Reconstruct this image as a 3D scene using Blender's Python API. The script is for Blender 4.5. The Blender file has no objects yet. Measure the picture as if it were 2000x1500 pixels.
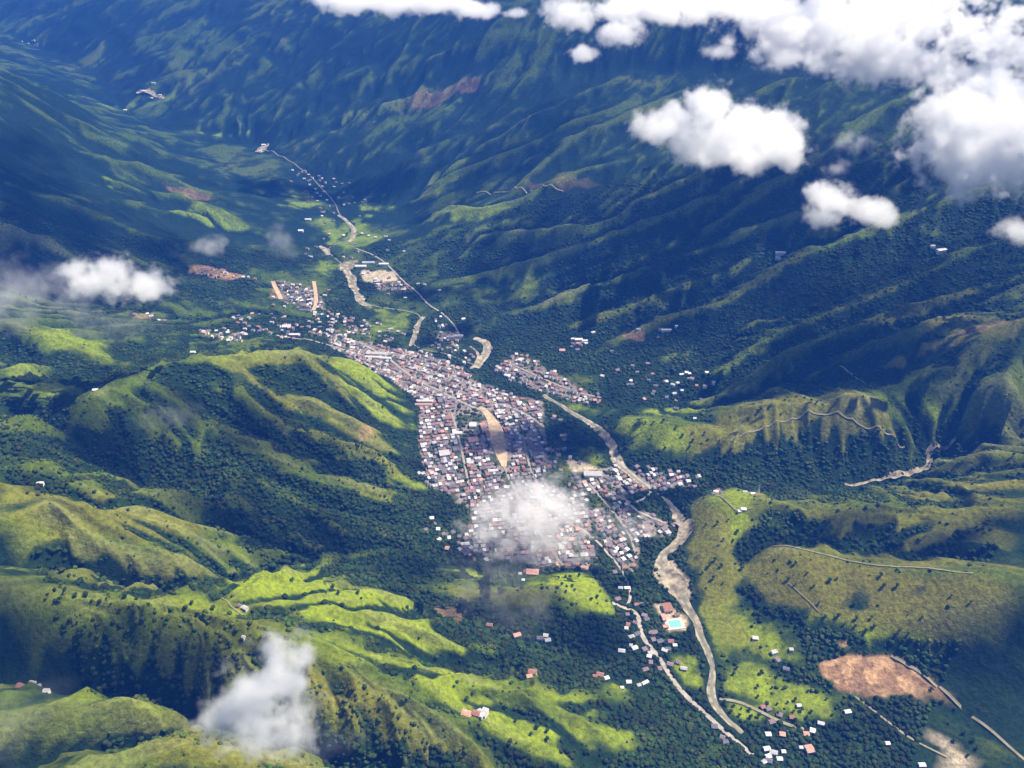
import bpy, math, random, time
import numpy as np
T0 = time.time()
random.seed(7); rng = np.random.default_rng(7)
sc = bpy.context.scene
C = sc.collection

# ------------------------------------------------------------------ camera
H = 1450.0; PITCH = math.radians(32.0); F = 1000/math.tan(math.radians(30.0))
cam_d = bpy.data.cameras.new("camera"); cam = bpy.data.objects.new("camera", cam_d); C.objects.link(cam)
cam.location = (0, 0, H); cam.rotation_euler = (math.pi/2-PITCH, 0, 0)
cam_d.sensor_width = 36; cam_d.lens = 18/math.tan(math.radians(30.0))
cam_d.clip_start = 1; cam_d.clip_end = 60000
sc.camera = cam

# ------------------------------------------------------------------ sky and sun
SUN_EL, SUN_AZ = math.radians(60), math.radians(72)     # azimuth clockwise from +Y (away from the camera)
world = bpy.data.worlds.new("World"); sc.world = world; world.use_nodes = True
wn = world.node_tree; bg = wn.nodes["Background"]
sky = wn.nodes.new("ShaderNodeTexSky"); sky.sky_type = 'NISHITA'; sky.sun_disc = False
sky.sun_elevation = SUN_EL; sky.sun_rotation = SUN_AZ; sky.altitude = 1500
wn.links.new(sky.outputs[0], bg.inputs[0]); bg.inputs[1].default_value = 0.05
sl = bpy.data.lights.new("sun", 'SUN'); sl.energy = 5.0; sl.angle = math.radians(0.5); sl.color = (1, 0.90, 0.72)
so = bpy.data.objects.new("sun", sl); C.objects.link(so)
so.rotation_euler = (math.pi/2-SUN_EL, 0, math.pi-SUN_AZ)
vs = sc.view_settings; vs.view_transform = 'Standard'; vs.look = 'None'; vs.gamma = 1; vs.use_curve_mapping = False
vs.exposure = 1.15
cy = sc.cycles
cy.use_denoising = True; cy.max_bounces = 22; cy.diffuse_bounces = 2; cy.glossy_bounces = 1; cy.transmission_bounces = 1
cy.volume_bounces = 20; cy.transparent_max_bounces = 8; cy.use_adaptive_sampling = True; cy.adaptive_threshold = 0.02
cy.caustics_reflective = False; cy.caustics_refractive = False

# ------------------------------------------------------------------ helpers
def ray(px, py):
    cx, cyy = (px-1000)/F, (750-py)/F
    return np.array([cx, math.cos(PITCH)+cyy*math.sin(PITCH), -math.sin(PITCH)+cyy*math.cos(PITCH)])
def at(px, py, z):
    r = ray(px, py); t = (z-H)/r[2]
    return (r[0]*t, r[1]*t, z)

# noise: value noise fbm, vectorised
_perm = rng.permutation(4096); _val = rng.random(4096)
def vnoise(x, y, s=0):
    xi = np.floor(x).astype(np.int64); yi = np.floor(y).astype(np.int64)
    fx = x-xi; fy = y-yi; fx = fx*fx*fx*(fx*(fx*6-15)+10); fy = fy*fy*fy*(fy*(fy*6-15)+10)
    def hsh(a, b): return _val[(_perm[(a+s*57) & 4095]+b*131+s*17) & 4095]
    a = hsh(xi, yi); b = hsh(xi+1, yi); c = hsh(xi, yi+1); d = hsh(xi+1, yi+1)
    return (a+(b-a)*fx)*(1-fy)+(c+(d-c)*fx)*fy
def fbm(x, y, s=0, o=4, g=0.5):
    r = 0; a = 1; t = 0
    for i in range(o):
        r = r+a*vnoise(x, y, s+i*3); t += a; a *= g; x = x*2.03+17.3; y = y*2.03-9.1
    return r/t

# ------------------------------------------------------------------ terrain: main forms
GX0, GX1, GY0, GY1, GS = -4400.0, 4600.0, 300.0, 8000.0, 12.5
NX = int((GX1-GX0)/GS)+1; NY = int((GY1-GY0)/GS)+1
def P(*pts): return [at(*p) for p in pts]
def W(*pts): return [tuple(map(float, p)) for p in pts]
RIVER_PX = [(1905,1530,-4),(1870,1470,0),(1800,1440,0),(1640,1450,1),(1500,1420,2),(1420,1410,3),(1388,1350,4),(1390,1290,5),(1350,1210,6),(1325,1160,7),(1295,1110,8),(1300,1075,9),
            (1335,1045,10),(1322,1000,11),(1290,960,12),(1235,925,13),(1205,880,14),(1175,835,15),(1120,803,16),(1065,775,18),(1000,742,20),(940,722,21),(950,690,22),(938,662,23),(880,668,24),(810,668,25),
            (815,625,27),(770,605,29),(715,597,30),(690,560,33),(675,520,36),(640,490,40),(625,478,45),(680,455,50),(690,440,55),(662,410,62),(650,370,75),
            (600,340,90),(530,300,110),(505,285,120),(430,262,145),(330,255,160),(245,215,185),(190,150,230),(110,100,270),(0,62,320),(-150,30,350)]
main = []
river_w = P(*RIVER_PX); main.append(river_w)
main += [
 # tributary ravine from the right, joining below the town
 P((2150,800,240),(2000,832,190),(1862,850,130),(1812,872,105),(1812,905,90),(1742,930,70),(1650,945,55),(1500,948,38),(1420,943,28),(1330,975,18),(1318,1010,12)),
 # flat valley floor
 P((860,1060,14),(900,960,18),(850,900,22),(835,830,26),(800,760,30),(700,700,36),(640,655,42),(600,600,50)),
 P((1100,960,13),(1050,880,17),(960,800,22),(860,740,26),(760,690,30)),
 P((1180,1040,11),(1210,1150,9),(1230,1230,8),(1290,1340,6),(1380,1420,4),(1500,1480,2),(1650,1500,1),(1800,1500,0)),
 P((960,1090,16),(1060,1100,14)),
 P((1060,900,17),(1150,900,16),(1240,950,14),(1380,950,22)),
 P((980,700,28),(1060,720,30),(1160,780,26),(1200,850,20)),
 P((760,560,38),(830,600,36),(870,640,32),(960,650,34)),
 P((620,540,62),(560,560,70),(500,600,78),(400,625,92),(300,612,115),(150,590,145),(0,560,180),(-200,540,260)),
 P((650,655,46),(560,660,66),(470,650,82),(400,645,92)),
 P((740,460,55),(800,430,60),(780,400,75),(700,380,75)),
 P((600,470,60),(560,440,70),(560,400,85),(500,340,115),(420,290,150)),
 # ridge A with its shoulder into the town
 P((-200,830,520),(0,797,430),(60,790,405),(130,775,380),(185,757,355),(235,740,335),(275,722,330),(312,700,325),(350,690,320),(395,692,320),(440,688,318),(500,680,305),(560,677,285),(600,678,262),(650,684,215),(700,705,160),(745,740,105),(785,775,60),(812,805,36)),
 # foot of ridge A
 P((815,830,30),(815,870,26),(835,920,22),(865,975,20),(915,1000,18)),
 # hill K behind, left
 P((-300,600,450),(0,628,330),(90,642,300),(180,672,255),(245,700,225),(300,680,190)),
 P((0,690,260),(130,720,240),(215,728,250)),
 # ravine L below ridge A
 P((-150,850,330),(60,868,262),(200,905,215),(330,962,172),(480,1040,142),(620,1085,118),(720,1118,92),(840,1180,60),(960,1235,36),(1100,1278,22),(1240,1330,9),(1340,1388,5)),
 # ridge B
 P((-200,860,560),(0,882,440),(95,898,405),(150,916,375),(245,933,335),(350,928,290),(420,942,250),(458,972,205),(500,1003,160)),
 P((-200,930,520),(0,985,420),(120,985,385),(215,990,350),(290,1008,315),(372,1045,255),(455,1073,200),(505,1097,160)),
 # gully between B and C
 P((-100,1060,400),(80,1080,340),(250,1110,290),(400,1110,250),(520,1095,150)),
 # ridge C
 P((-250,1080,560),(0,1112,465),(35,1129,450),(140,1150,425),(245,1167,400),(332,1166,380),(420,1157,350),(448,1140,335),(490,1125,318),(542,1104,300),(577,1103,288),(630,1125,262),(700,1146,228),(755,1150,200),(783,1171,175),(825,1188,150),(860,1197,125)),
 P((448,1143,335),(525,1157,322),(612,1181,298),(700,1206,262),(744,1234,232),(790,1262,205),(895,1280,130),(954,1299,92),(990,1306,70)),
 P((332,1166,380),(370,1195,372),(420,1216,362),(490,1244,345),(560,1270,325),(650,1283,300),(744,1272,268),(797,1283,236),(850,1300,205),(950,1325,150),(1100,1345,85),(1230,1360,42)),
 P((650,1283,300),(685,1300,290),(755,1346,262),(825,1388,232),(877,1426,205),(947,1461,168),(1035,1500,120),(1150,1560,60)),
 P((790,1311,225),(860,1314,198),(930,1356,165),(1000,1388,135),(1087,1416,100),(1200,1450,60),(1330,1500,28)),
 P((1340,1390,16),(1440,1450,10)),
 # dark valley D
 P((-200,1260,400),(0,1292,348),(150,1305,322),(330,1345,300),(460,1390,284),(600,1440,250),(760,1500,190),(900,1580,110)),
 P((100,1225,388),(168,1252,368),(262,1276,348),(310,1302,322)),
 # near hill F and spur E
 P((-200,1400,460),(0,1395,405),(120,1370,388),(217,1363,378),(273,1367,364),(320,1390,332)),
 P((-200,1450,440),(0,1460,385),(180,1440,350),(330,1408,318)),
 P((-200,1800,520),(0,1640,500),(100,1540,490),(175,1482,470),(245,1447,450),(315,1426,425),(367,1412,405),(480,1430,355),(560,1450,320),(650,1473,280),(760,1540,200)),
 # low hill with the bright field between town and ravine L
 P((800,1105,50),(860,1120,58),(950,1140,72),(1020,1150,82),(1085,1145,84),(1130,1150,72),(1190,1190,30)),
 P((850,1150,70),(937,1210,74),(1000,1227,58),(1040,1243,36)),
 P((900,1185,62),(1000,1205,60),(1090,1215,48)),
 P((850,1095,22),(950,1110,24),(1050,1115,26),(1110,1112,22)),
 # R1
 P((1345,990,40),(1375,972,70),(1420,963,100),(1500,968,138),(1600,980,150),(1750,985,183),(1850,990,205),(2000,972,250),(2200,950,330)),
 P((1375,972,70),(1400,1040,84),(1420,1100,70),(1440,1160,40)),
 # gully R1-R2
 P((1440,1090,52),(1500,1050,92),(1600,1045,116),(1700,1070,136),(1850,1080,172),(2050,1070,215)),
 # R2
 P((1462,1105,62),(1480,1080,98),(1510,1065,118),(1560,1069,128),(1640,1090,140),(1700,1102,150),(1800,1108,178),(1900,1120,202),(2000,1135,224),(2200,1150,270)),
 P((2000,1135,224),(1970,1190,190),(1900,1235,140),(1830,1262,98),(1740,1262,72)),
 P((2150,1300,150),(2000,1310,108),(1850,1300,72),(1730,1285,60),(1600,1300,42)),
 P((1470,1180,38),(1520,1240,40),(1600,1250,56)),
 P((1400,1250,12),(1450,1330,10),(1540,1400,8),(1700,1440,8)),
 P((1600,1340,26),(1700,1330,43),(1820,1370,24),(1900,1400,16)),
 P((2250,1330,135),(2100,1370,78),(2010,1410,38),(2000,1500,20),(2040,1600,18)),
 # R0 low bright hill and neighbours
 P((1195,838,36),(1215,822,62),(1262,814,84),(1340,830,98),(1400,842,108),(1445,850,118),(1500,828,138),(1560,811,158),(1620,806,172),(1662,812,176),(1700,836,158),(1770,864,120)),
 P((1262,900,34),(1350,905,46),(1440,915,50)),
 P((1390,828,100),(1440,792,150),(1500,771,182),(1560,768,196),(1622,762,214),(1690,769,226),(1722,786,205),(1770,812,165),(1800,830,140)),
 P((1445,850,118),(1475,890,72),(1490,930,45)),
 P((1480,905,52),(1520,890,86),(1572,874,98),(1602,905,70),(1620,940,52)),
 P((1622,806,172),(1680,850,140),(1720,900,86)),
 P((1500,792,150),(1600,785,170)),
 P((1200,800,34),(1300,785,48),(1400,790,88),(1450,762,120),(1560,735,150),(1700,735,190),(1850,745,235),(2000,760,290)),
 # orange crest far right
 P((2200,560,460),(2000,608,352),(1947,618,335),(1895,636,312),(1850,650,290),(1800,668,262),(1740,700,226)),
 P((1965,650,330),(1912,660,305),(1860,671,280),(1818,688,252),(1790,713,225)),
 P((2200,900,290),(2000,890,215),(1900,900,165),(1840,925,115)),
 # big mountain on the far side: general rise
 P((1000,620,44),(1120,660,48),(1230,665,62),(1300,650,90),(1420,690,120)),
 P((870,520,62),(950,560,58),(1000,620,44)),
 P((860,440,110),(950,440,160),(1100,420,225),(1200,400,270)),
 P((1050,530,115),(1200,500,180),(1300,500,205),(1450,500,240),(1600,500,275),(1800,500,320),(2000,480,380)),
 P((800,330,165),(900,330,215),(1000,300,300),(1150,300,350),(1300,300,392),(1450,300,425),(1600,300,455),(1800,300,500),(2000,300,560),(2200,300,640)),
 P((650,260,190),(800,220,300),(1000,150,480),(1200,130,560),(1400,130,600),(1700,130,660),(2000,130,740),(2200,130,800)),
 P((-100,0,430),(0,0,440),(300,0,520),(600,0,610),(800,0,680),(1000,0,750),(1200,0,790),(1400,0,830),(1700,0,870),(2000,0,920),(2250,0,960)),
 P((300,120,330),(500,120,380),(700,110,450)),
 P((1450,620,165),(1600,620,205),(1750,600,250),(1900,570,300)),
 # left mountain
 P((-400,60,900),(-200,90,800),(0,122,640),(80,160,540),(160,200,420),(240,246,270),(340,287,190),(430,330,140),(500,372,104)),
 P((-300,300,640),(0,300,460),(130,330,350),(250,380,235),(350,420,160),(470,455,88)),
 P((-300,470,480),(0,435,370),(150,490,250),(300,530,150),(400,540,108)),
 # frame of the domain
 W((GX0,7999,700),(-3000,7999,600),(-1500,7999,700),(500,7999,1000),(2500,7999,1100),(GX1,7999,1150)),
 W((GX1,300,500),(GX1,2000,700),(GX1,5000,1100),(GX1,7999,1150)),
 W((GX0,300,900),(GX0,3000,1000),(GX0,5000,800),(GX0,7999,700)),
 W((GX0,300,900),(-2000,300,700),(-900,300,520),(0,300,160),(900,300,-10),(1500,300,60),(2500,300,300),(GX1,300,500)),
 W((-1800,1000,760),(-2600,1800,860),(-3200,2800,900)),
 W((1700,700,220),(2300,1200,420),(2800,1800,600),(3400,3000,860),(3300,4200,1030),(1200,5800,960)),
]
def raster(lines, sx, sy, ox, oy, nx, ny):
    val = np.zeros((ny, nx)); cnt = np.zeros((ny, nx))
    for L in lines:
        for (a, b) in zip(L[:-1], L[1:]):
            n = int(max(abs(a[0]-b[0])/sx, abs(a[1]-b[1])/sy)*2)+2
            t = np.linspace(0, 1, n)
            X = a[0]+(b[0]-a[0])*t; Y = a[1]+(b[1]-a[1])*t; Z = a[2]+(b[2]-a[2])*t
            i = np.round((X-ox)/sx).astype(int); j = np.round((Y-oy)/sy).astype(int)
            k = (i >= 0) & (i < nx) & (j >= 0) & (j < ny)
            np.add.at(val, (j[k], i[k]), Z[k]); np.add.at(cnt, (j[k], i[k]), 1)
    m = cnt > 0; val[m] /= cnt[m]
    return val, m
def up2(a, ny, nx):
    yy = np.linspace(0, a.shape[0]-1, ny); xx = np.linspace(0, a.shape[1]-1, nx)
    y0 = np.clip(np.floor(yy).astype(int), 0, a.shape[0]-2); x0 = np.clip(np.floor(xx).astype(int), 0, a.shape[1]-2)
    fy = (yy-y0)[:, None]; fx = (xx-x0)[None, :]
    return (a[y0][:, x0]*(1-fx)+a[y0][:, x0+1]*fx)*(1-fy)+(a[y0+1][:, x0]*(1-fx)+a[y0+1][:, x0+1]*fx)*fy
def relax(z, val, m, it, w=1.0):
    for _ in range(it):
        p = np.pad(z, 1, mode='edge')
        z = (p[:-2, 1:-1]+p[2:, 1:-1]+p[1:-1, :-2]+p[1:-1, 2:])*0.25
        z[m] = z[m]*(1-w)+val[m]*w
    return z
def solve(lines, iters=(400, 200, 100, 60, 30, 20)):
    z = None
    for lv in range(5, -1, -1):
        f = 2**lv; nx = (NX-1)//f+1; ny = (NY-1)//f+1
        sx = (GX1-GX0)/(nx-1); sy = (GY1-GY0)/(ny-1)
        val, m = raster(lines, sx, sy, GX0, GY0, nx, ny)
        z = np.full((ny, nx), 300.0) if z is None else up2(z, ny, nx)
        z[m] = val[m]
        z = relax(z, val, m, iters[5-lv])
    return z
def blur(z, n):
    for _ in range(n):
        p = np.pad(z, 1, mode='edge')
        z = (p[:-2, 1:-1]+p[2:, 1:-1]+p[1:-1, :-2]+p[1:-1, 2:]+4*z)*0.125
    return z
def samp(G, x, y):
    u = np.clip((np.asarray(x)-GX0)/(GX1-GX0)*(G.shape[1]-1), 0, G.shape[1]-1.001); v = np.clip((np.asarray(y)-GY0)/(GY1-GY0)*(G.shape[0]-1), 0, G.shape[0]-1.001)
    i = u.astype(int); j = v.astype(int); fu = u-i; fv = v-j
    return (G[j, i]*(1-fu)+G[j, i+1]*fu)*(1-fv)+(G[j+1, i]*(1-fu)+G[j+1, i+1]*fu)*fv
def samp3(G, x, y):     # smooth (quadratic B-spline like) lookup, hides the cell pattern
    s = GS*0.5; r = 0
    for dx, dy, w in ((0, 0, .25), (s, 0, .125), (-s, 0, .125), (0, s, .125), (0, -s, .125), (s, s, .0625), (-s, s, .0625), (s, -s, .0625), (-s, -s, .0625)):
        r = r+w*samp(G, x+dx, y+dy)
    return r
def hit(G, px, py, off=0.0):
    """where the sight line through a picture point meets the height grid"""
    r = ray(px, py); t = np.geomspace(500, 16000, 1400)
    x, y, z = r[0]*t, r[1]*t, H+r[2]*t
    d = z-(samp(G, x, y)+off); k = np.argmax(d < 0)
    if d[k] >= 0: k = len(t)-1
    k = max(k, 1); a = d[k-1]/(d[k-1]-d[k]+1e-9); tt = t[k-1]+(t[k]-t[k-1])*a
    return (r[0]*tt, r[1]*tt, H+r[2]*tt)
Z = blur(solve(main), 3)
print("main forms", time.time()-T0)

# spurs traced on the slopes: (height above the slope, picture points)
SPURS = [
 (26, (546,748),(612,783),(702,832),(755,868),(818,888)), (24, (385,716),(490,783),(542,814),(630,849),(700,877),(755,897),(832,935),(862,966)),
 (24, (300,735),(395,811),(480,853),(525,881),(560,898),(700,944),(740,955),(800,990)), (18, (470,700),(560,790),(650,838)), (20, (600,690),(680,745),(760,800),(800,840)),
 (16, (650,690),(720,740),(790,790)), (16, (230,760),(330,850),(450,905),(560,960),(650,1000)), (16, (120,800),(220,860),(330,910)),
 (18, (100,905),(200,960),(330,1010),(420,1050)), (18, (20,930),(130,1010),(250,1060),(360,1090)), (14, (0,1000),(150,1060),(300,1100)),
 (20, (577,1103),(640,1150),(720,1185),(800,1210),(870,1240)), (16, (500,1130),(590,1165),(690,1190),(800,1240)), (16, (460,1150),(560,1200),(660,1235),(760,1265)),
 (16, (420,1190),(520,1225),(640,1262)), (16, (744,1290),(830,1330),(900,1375),(1000,1430),(1120,1480)), (14, (850,1290),(960,1340),(1080,1372),(1200,1400),(1330,1440)),
 (14, (900,1285),(1010,1325),(1130,1345),(1250,1375)), (14, (700,1330),(800,1400),(900,1470),(980,1520)), (16, (990,1350),(1100,1390),(1220,1430),(1380,1480)),
 (14, (580,1300),(660,1380),(740,1450),(830,1520)), (16, (60,1180),(140,1240),(220,1290)), (16, (250,1190),(330,1240),(430,1290),(520,1330)), (14, (380,1220),(470,1290),(560,1340)),
 (12, (60,1400),(140,1440),(230,1420)), (14, (400,1430),(470,1480),(520,1540)), (14, (560,1460),(640,1520)),
 # left mountain
 (34, (133,329),(245,350),(350,371),(420,399),(470,420)), (30, (168,378),(280,392),(420,410),(483,434)), (26, (287,441),(367,469),(430,490)), (32, (0,434),(80,460),(150,498),(260,530)),
 (30, (120,215),(220,270),(330,300),(440,355)), (30, (60,230),(180,290),(300,325),(440,380)), (28, (0,340),(120,380),(240,430),(340,470)), (26, (0,500),(120,540),(230,570)), (26, (0,260),(100,310),(200,350)),
 (22, (0,702),(80,730),(150,751)), (20, (0,727),(50,755),(90,776)), (20, (105,650),(180,690),(240,708)), (18, (40,640),(80,680),(140,705)),
 # far side of the valley
 (40, (650,259),(720,210),(790,182),(867,161),(930,140),(1087,95)), (36, (640,190),(737,140),(830,105),(900,80),(1060,50)), (34, (560,225),(660,160),(760,100),(850,60)),
 (34, (1028,273),(1070,248),(1140,220),(1175,210),(1250,180)), (40, (1000,358),(1017,343),(1070,297),(1115,259),(1192,231),(1245,206),(1340,150)), (36, (900,300),(980,250),(1060,205),(1150,165),(1250,120)),
 (32, (825,423),(867,402),(947,402),(1028,374),(1087,343),(1157,315),(1260,290)), (28, (870,451),(1000,444),(1080,438),(1157,434),(1260,400)), (34, (895,531),(965,527),(1035,507),(1087,486),(1175,465),(1245,434),(1350,392),(1450,340)),
 (34, (1000,610),(1060,590),(1130,565),(1250,525),(1400,475),(1550,420),(1650,385)), (30, (1180,655),(1250,632),(1330,610),(1400,585),(1480,550),(1560,515),(1700,475),(1850,440)),
 (40, (1380,430),(1470,380),(1560,325),(1615,290),(1667,245),(1720,206),(1787,171),(1900,110)), (36, (1350,610),(1430,570),(1560,500),(1685,451),(1765,420),(1860,381),(2000,320)),
 (30, (1400,720),(1450,680),(1540,640),(1650,600),(1800,540),(1900,480),(2000,440)), (26, (1450,735),(1560,675),(1700,622),(1840,580),(1960,530)), (22, (1560,730),(1660,690),(1760,650),(1850,610)),
 (34, (800,380),(860,350),(930,310),(1010,275)), (26, (780,300),(860,280),(950,250),(1040,215)), (34, (1200,400),(1290,360),(1380,320),(1480,250),(1560,200)), (28, (1100,640),(1180,610),(1280,580),(1350,550),(1450,510)),
 (36, (300,60),(420,80),(520,110),(600,170)), (34, (420,30),(520,60),(620,110)), (34, (200,30),(260,70),(330,120),(380,180)), (30, (560,20),(640,40),(720,60)), (34, (100,10),(160,50),(210,90)),
 (30, (960,50),(1060,75),(1160,60),(1300,40)), (34, (1400,200),(1500,160),(1640,120)), (34, (1800,330),(1900,260),(2000,210)), (34, (1250,260),(1330,225),(1420,180)),
 # right
 (18, (1950,1140),(1880,1190),(1800,1205),(1700,1210),(1640,1222)), (14, (1560,1080),(1600,1140),(1640,1190)), (12, (1750,1110),(1720,1150),(1690,1190)), (16, (1720,990),(1640,1020),(1560,1040)), (16, (1900,1000),(1800,1050),(1720,1080)),
 (16, (2000,1010),(1920,1060),(1850,1085)), (14, (1540,815),(1582,866),(1590,900)), (12, (1440,853),(1400,880),(1340,895)), (14, (1300,822),(1290,860),(1260,885)), (16, (1690,770),(1650,795),(1600,800)),
 (20, (2000,700),(1950,740),(1900,790)), (20, (1900,640),(1890,700),(1850,760)), (22, (2000,850),(1920,880),(1860,910)), (18, (2000,930),(1900,940),(1780,955)), (18, (2000,1420),(1950,1380),(1900,1350)),
]
sp = []
for s in SPURS:
    pts = [hit(Z, *q, off=s[0]*0.8) for q in s[1:]]
    n = len(pts)
    for a in range(n-1):
        if math.hypot(pts[a][0]-pts[a+1][0], pts[a][1]-pts[a+1][1]) > 900: continue
        ea = 0.45 if a == 0 else 1.0; eb = 0.45 if a == n-2 else 1.0
        # points along the segment ride on the slope
        m_ = 6
        seg = []
        for k in range(m_+1):
            t = k/m_; x = pts[a][0]*(1-t)+pts[a+1][0]*t; y = pts[a][1]*(1-t)+pts[a+1][1]*t
            seg.append((x, y, float(samp(Z, x, y))+s[0]*(ea*(1-t)+eb*t)*min(1.0, 2600/max(2600, math.hypot(x, y)))**1.3))
        sp.append(seg)
sv, sm = raster(sp, GS, GS, GX0, GY0, NX, NY)
# raised spurs: relax the difference from the base slope so that each spur fades over about 70 m
dz = np.where(sm, sv-Z, 0.0); D = dz.copy()
for _ in range(26):
    p = np.pad(D, 1, mode='edge'); D = (p[:-2, 1:-1]+p[2:, 1:-1]+p[1:-1, :-2]+p[1:-1, 2:])*0.2475
    D[sm] = dz[sm]
Z1 = Z+D
# gentle irregularity so that the water finds its way
xs = GX0+np.arange(NX)*GS; ys = GY0+np.arange(NY)*GS; XX, YY = np.meshgrid(xs, ys)
wx = XX+60*(fbm(XX/300, YY/300, 40, 3)-.5); wy = YY+60*(fbm(XX/300, YY/300, 50, 3)-.5)
relief = np.clip((Z-30)/70, 0, 1)
# broad grassy hills that stay smooth
def inpoly(x, y, poly):
    c = np.zeros(x.shape, bool); n = len(poly); j = n-1
    for i in range(n):
        xi, yi = poly[i]; xj, yj = poly[j]
        if yi != yj:
            c ^= ((yi > y) != (yj > y)) & (x < (xj-xi)*(y-yi)/(yj-yi)+xi)
        j = i
    return c
SMOOTH = np.zeros(Z.shape)
for poly_px in (((1465,1110),(1500,1060),(1700,1095),(1900,1115),(2020,1140),(1960,1230),(1800,1275),(1600,1265),(1480,1200)), ((1335,1000),(1380,965),(1500,955),(1480,1080),(1460,1180),(1380,1200),(1340,1100)),
                ((1190,830),(1260,808),(1380,832),(1390,880),(1250,900)), ((1060,1140),(1110,1115),(1200,1190),(1100,1170)), ((1400,1280),(1640,1340),(1650,1420),(1400,1420))):
    SMOOTH = np.maximum(SMOOTH, inpoly(XX, YY, [hit(Z, *q)[:2] for q in poly_px]).astype(float))
SMOOTH = blur(SMOOTH, 12); relief = relief*(1-.75*SMOOTH)
far_ = np.clip((np.hypot(XX, YY)-2600)/1800, 0, 1)
Z1 = Z1+relief*far_*(62*(fbm(wx/520+9, wy/520, 15, 4, .5)-.5)+36*(np.abs(fbm(wx/380, wy/380+5, 19, 3)-.5)*2-.3))
near = np.clip(1.6-np.hypot(XX, YY)/3500, .35, 1)
Z1 = Z1+relief*((17+30*(1-near))*(fbm(wx/(260+160*(1-near)), wy/(260+160*(1-near)), 1, 5, .55)-.5)+near*11*(fbm(wx/95, wy/95, 5, 4)-.5)+rng.random(Z1.shape)*1.5)

# ------------------------------------------------------------------ running water cuts the gullies
def erode(Z, steps, K, dt, m=0.45, diff=0.10):
    ny, nx = Z.shape; N = ny*nx
    offs = [(-1, -1), (-1, 0), (-1, 1), (0, -1), (0, 1), (1, -1), (1, 0), (1, 1)]
    idx = np.arange(N).reshape(ny, nx)
    KD = np.clip(1.45-np.hypot(XX, YY)/3200, .22, 1.0)*(1-.85*SMOOTH)
    for st in range(steps):
        best = np.zeros((ny, nx)); rec = idx.copy(); dist = np.full((ny, nx), GS)
        pz = np.pad(Z, 1, mode='edge')
        for dy, dx in offs:
            d = GS*math.hypot(dy, dx)
            s = (Z-pz[1+dy:1+dy+ny, 1+dx:1+dx+nx])/d
            k = s > best
            jj = np.clip(np.arange(ny)+dy, 0, ny-1)[:, None]; ii = np.clip(np.arange(nx)+dx, 0, nx-1)[None, :]
            rec = np.where(k, jj*nx+ii, rec); best = np.where(k, s, best); dist = np.where(k, d, dist)
        recl = rec.ravel().tolist(); order = np.argsort(-Z.ravel(), kind='stable').tolist()
        A = [1.0]*N
        for i in order:
            r = recl[i]
            if r != i: A[r] += A[i]
        Aa = np.array(A)*GS*GS
        Kf = (K*dt*KD.ravel()*Aa**m/dist.ravel()).tolist(); z = Z.ravel().tolist()
        for i in reversed(order):
            r = recl[i]
            if r != i and z[r] < z[i]:
                f = Kf[i]; z[i] = (z[i]+f*z[r])/(1+f)
        Zn = np.array(z).reshape(ny, nx)
        p = np.pad(Zn, 1, mode='edge')
        Z = Zn+diff*(p[:-2, 1:-1]+p[2:, 1:-1]+p[1:-1, :-2]+p[1:-1, 2:]-4*Zn)*0.5
    return Z, Aa.reshape(ny, nx)
Z2, AREA = erode(Z1, 12, 0.075, 1.0, diff=0.05)
# keep the floor of the valley as laid out
fl = np.clip((Z-34)/45, 0, 1); fl = fl*fl*(3-2*fl)
Z3 = Z2*fl+Z*(1-fl)
print("eroded", time.time()-T0)
def curvature(Z, n):
    return Z-blur(Z, n)
CV1 = curvature(Z3, 12); CV2 = curvature(Z3, 60)
LOGA = np.log10(AREA)
# gullies and spurs too fine for the grid: ribs that run down the slope
ZB = blur(Z3, 10); GRY, GRX = np.gradient(ZB, GS)
def ribs(x, y, tx, ty, cell, waves, s):
    u = x/cell; v = y/cell; iu = np.floor(u); iv = np.floor(v); sw = 0; sc = 0; ssn = 0
    for a in (-1, 0, 1):
        for b in (-1, 0, 1):
            ci = (iu+a).astype(np.int64); cj = (iv+b).astype(np.int64)
            h1 = _val[(_perm[(ci+s*31) & 4095]+cj*57) & 4095]; h2 = _val[(_perm[(ci+s*31+7) & 4095]+cj*91+11) & 4095]
            dx = u-(ci+.5+(h1-.5)*.8); dy = v-(cj+.5+(h2-.5)*.8)
            w = np.exp(-2.2*(dx*dx+dy*dy)); ph = 6.2832*(waves*(dx*tx+dy*ty)+h1*3)
            sw = sw+w; sc = sc+w*np.cos(ph); ssn = ssn+w*np.sin(ph)
    m = np.sqrt(sc*sc+ssn*ssn)+1e-6
    return sc/m, ssn/m, np.clip(m/sw*1.6, 0, 1)
def detail(x, y):
    """fine relief and how much of a spur (+) or gully (-) a place is"""
    gxx = samp(GRX, x, y); gyy = samp(GRY, x, y); sl = np.hypot(gxx, gyy)+1e-5; tx = -gyy/sl; ty = gxx/sl
    k = np.clip(sl/.45, 0, 1.3)*(1-.8*samp(SMOOTH, x, y)); far = np.clip((np.hypot(x, y)-1500)/2500, 0, 1)
    z = 0; g = 0
    for cell, amp, wv, s in ((240, 15*(.5+.3*far), 1.15, 1), (110, 9.0*(1-.45*far), 1.1, 2), (46, 4.2*(1-.8*far), 1.05, 3)):
        c, sn, m = ribs(x, y, tx, ty, cell, wv, s)
        r = 1-2*np.sqrt(np.clip((1-c)/2, 0, 1)+.006)           # sharp crests, rounded gullies
        z = z+amp*k*m*r; g = g+k*m*r*(.3 if s == 1 else .4 if s == 2 else .25)
        ang = np.clip(sn*.55*m, -.8, .8); ca, sa = np.cos(ang), np.sin(ang); tx, ty = tx*ca-ty*sa, tx*sa+ty*ca
    return z, g
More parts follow.
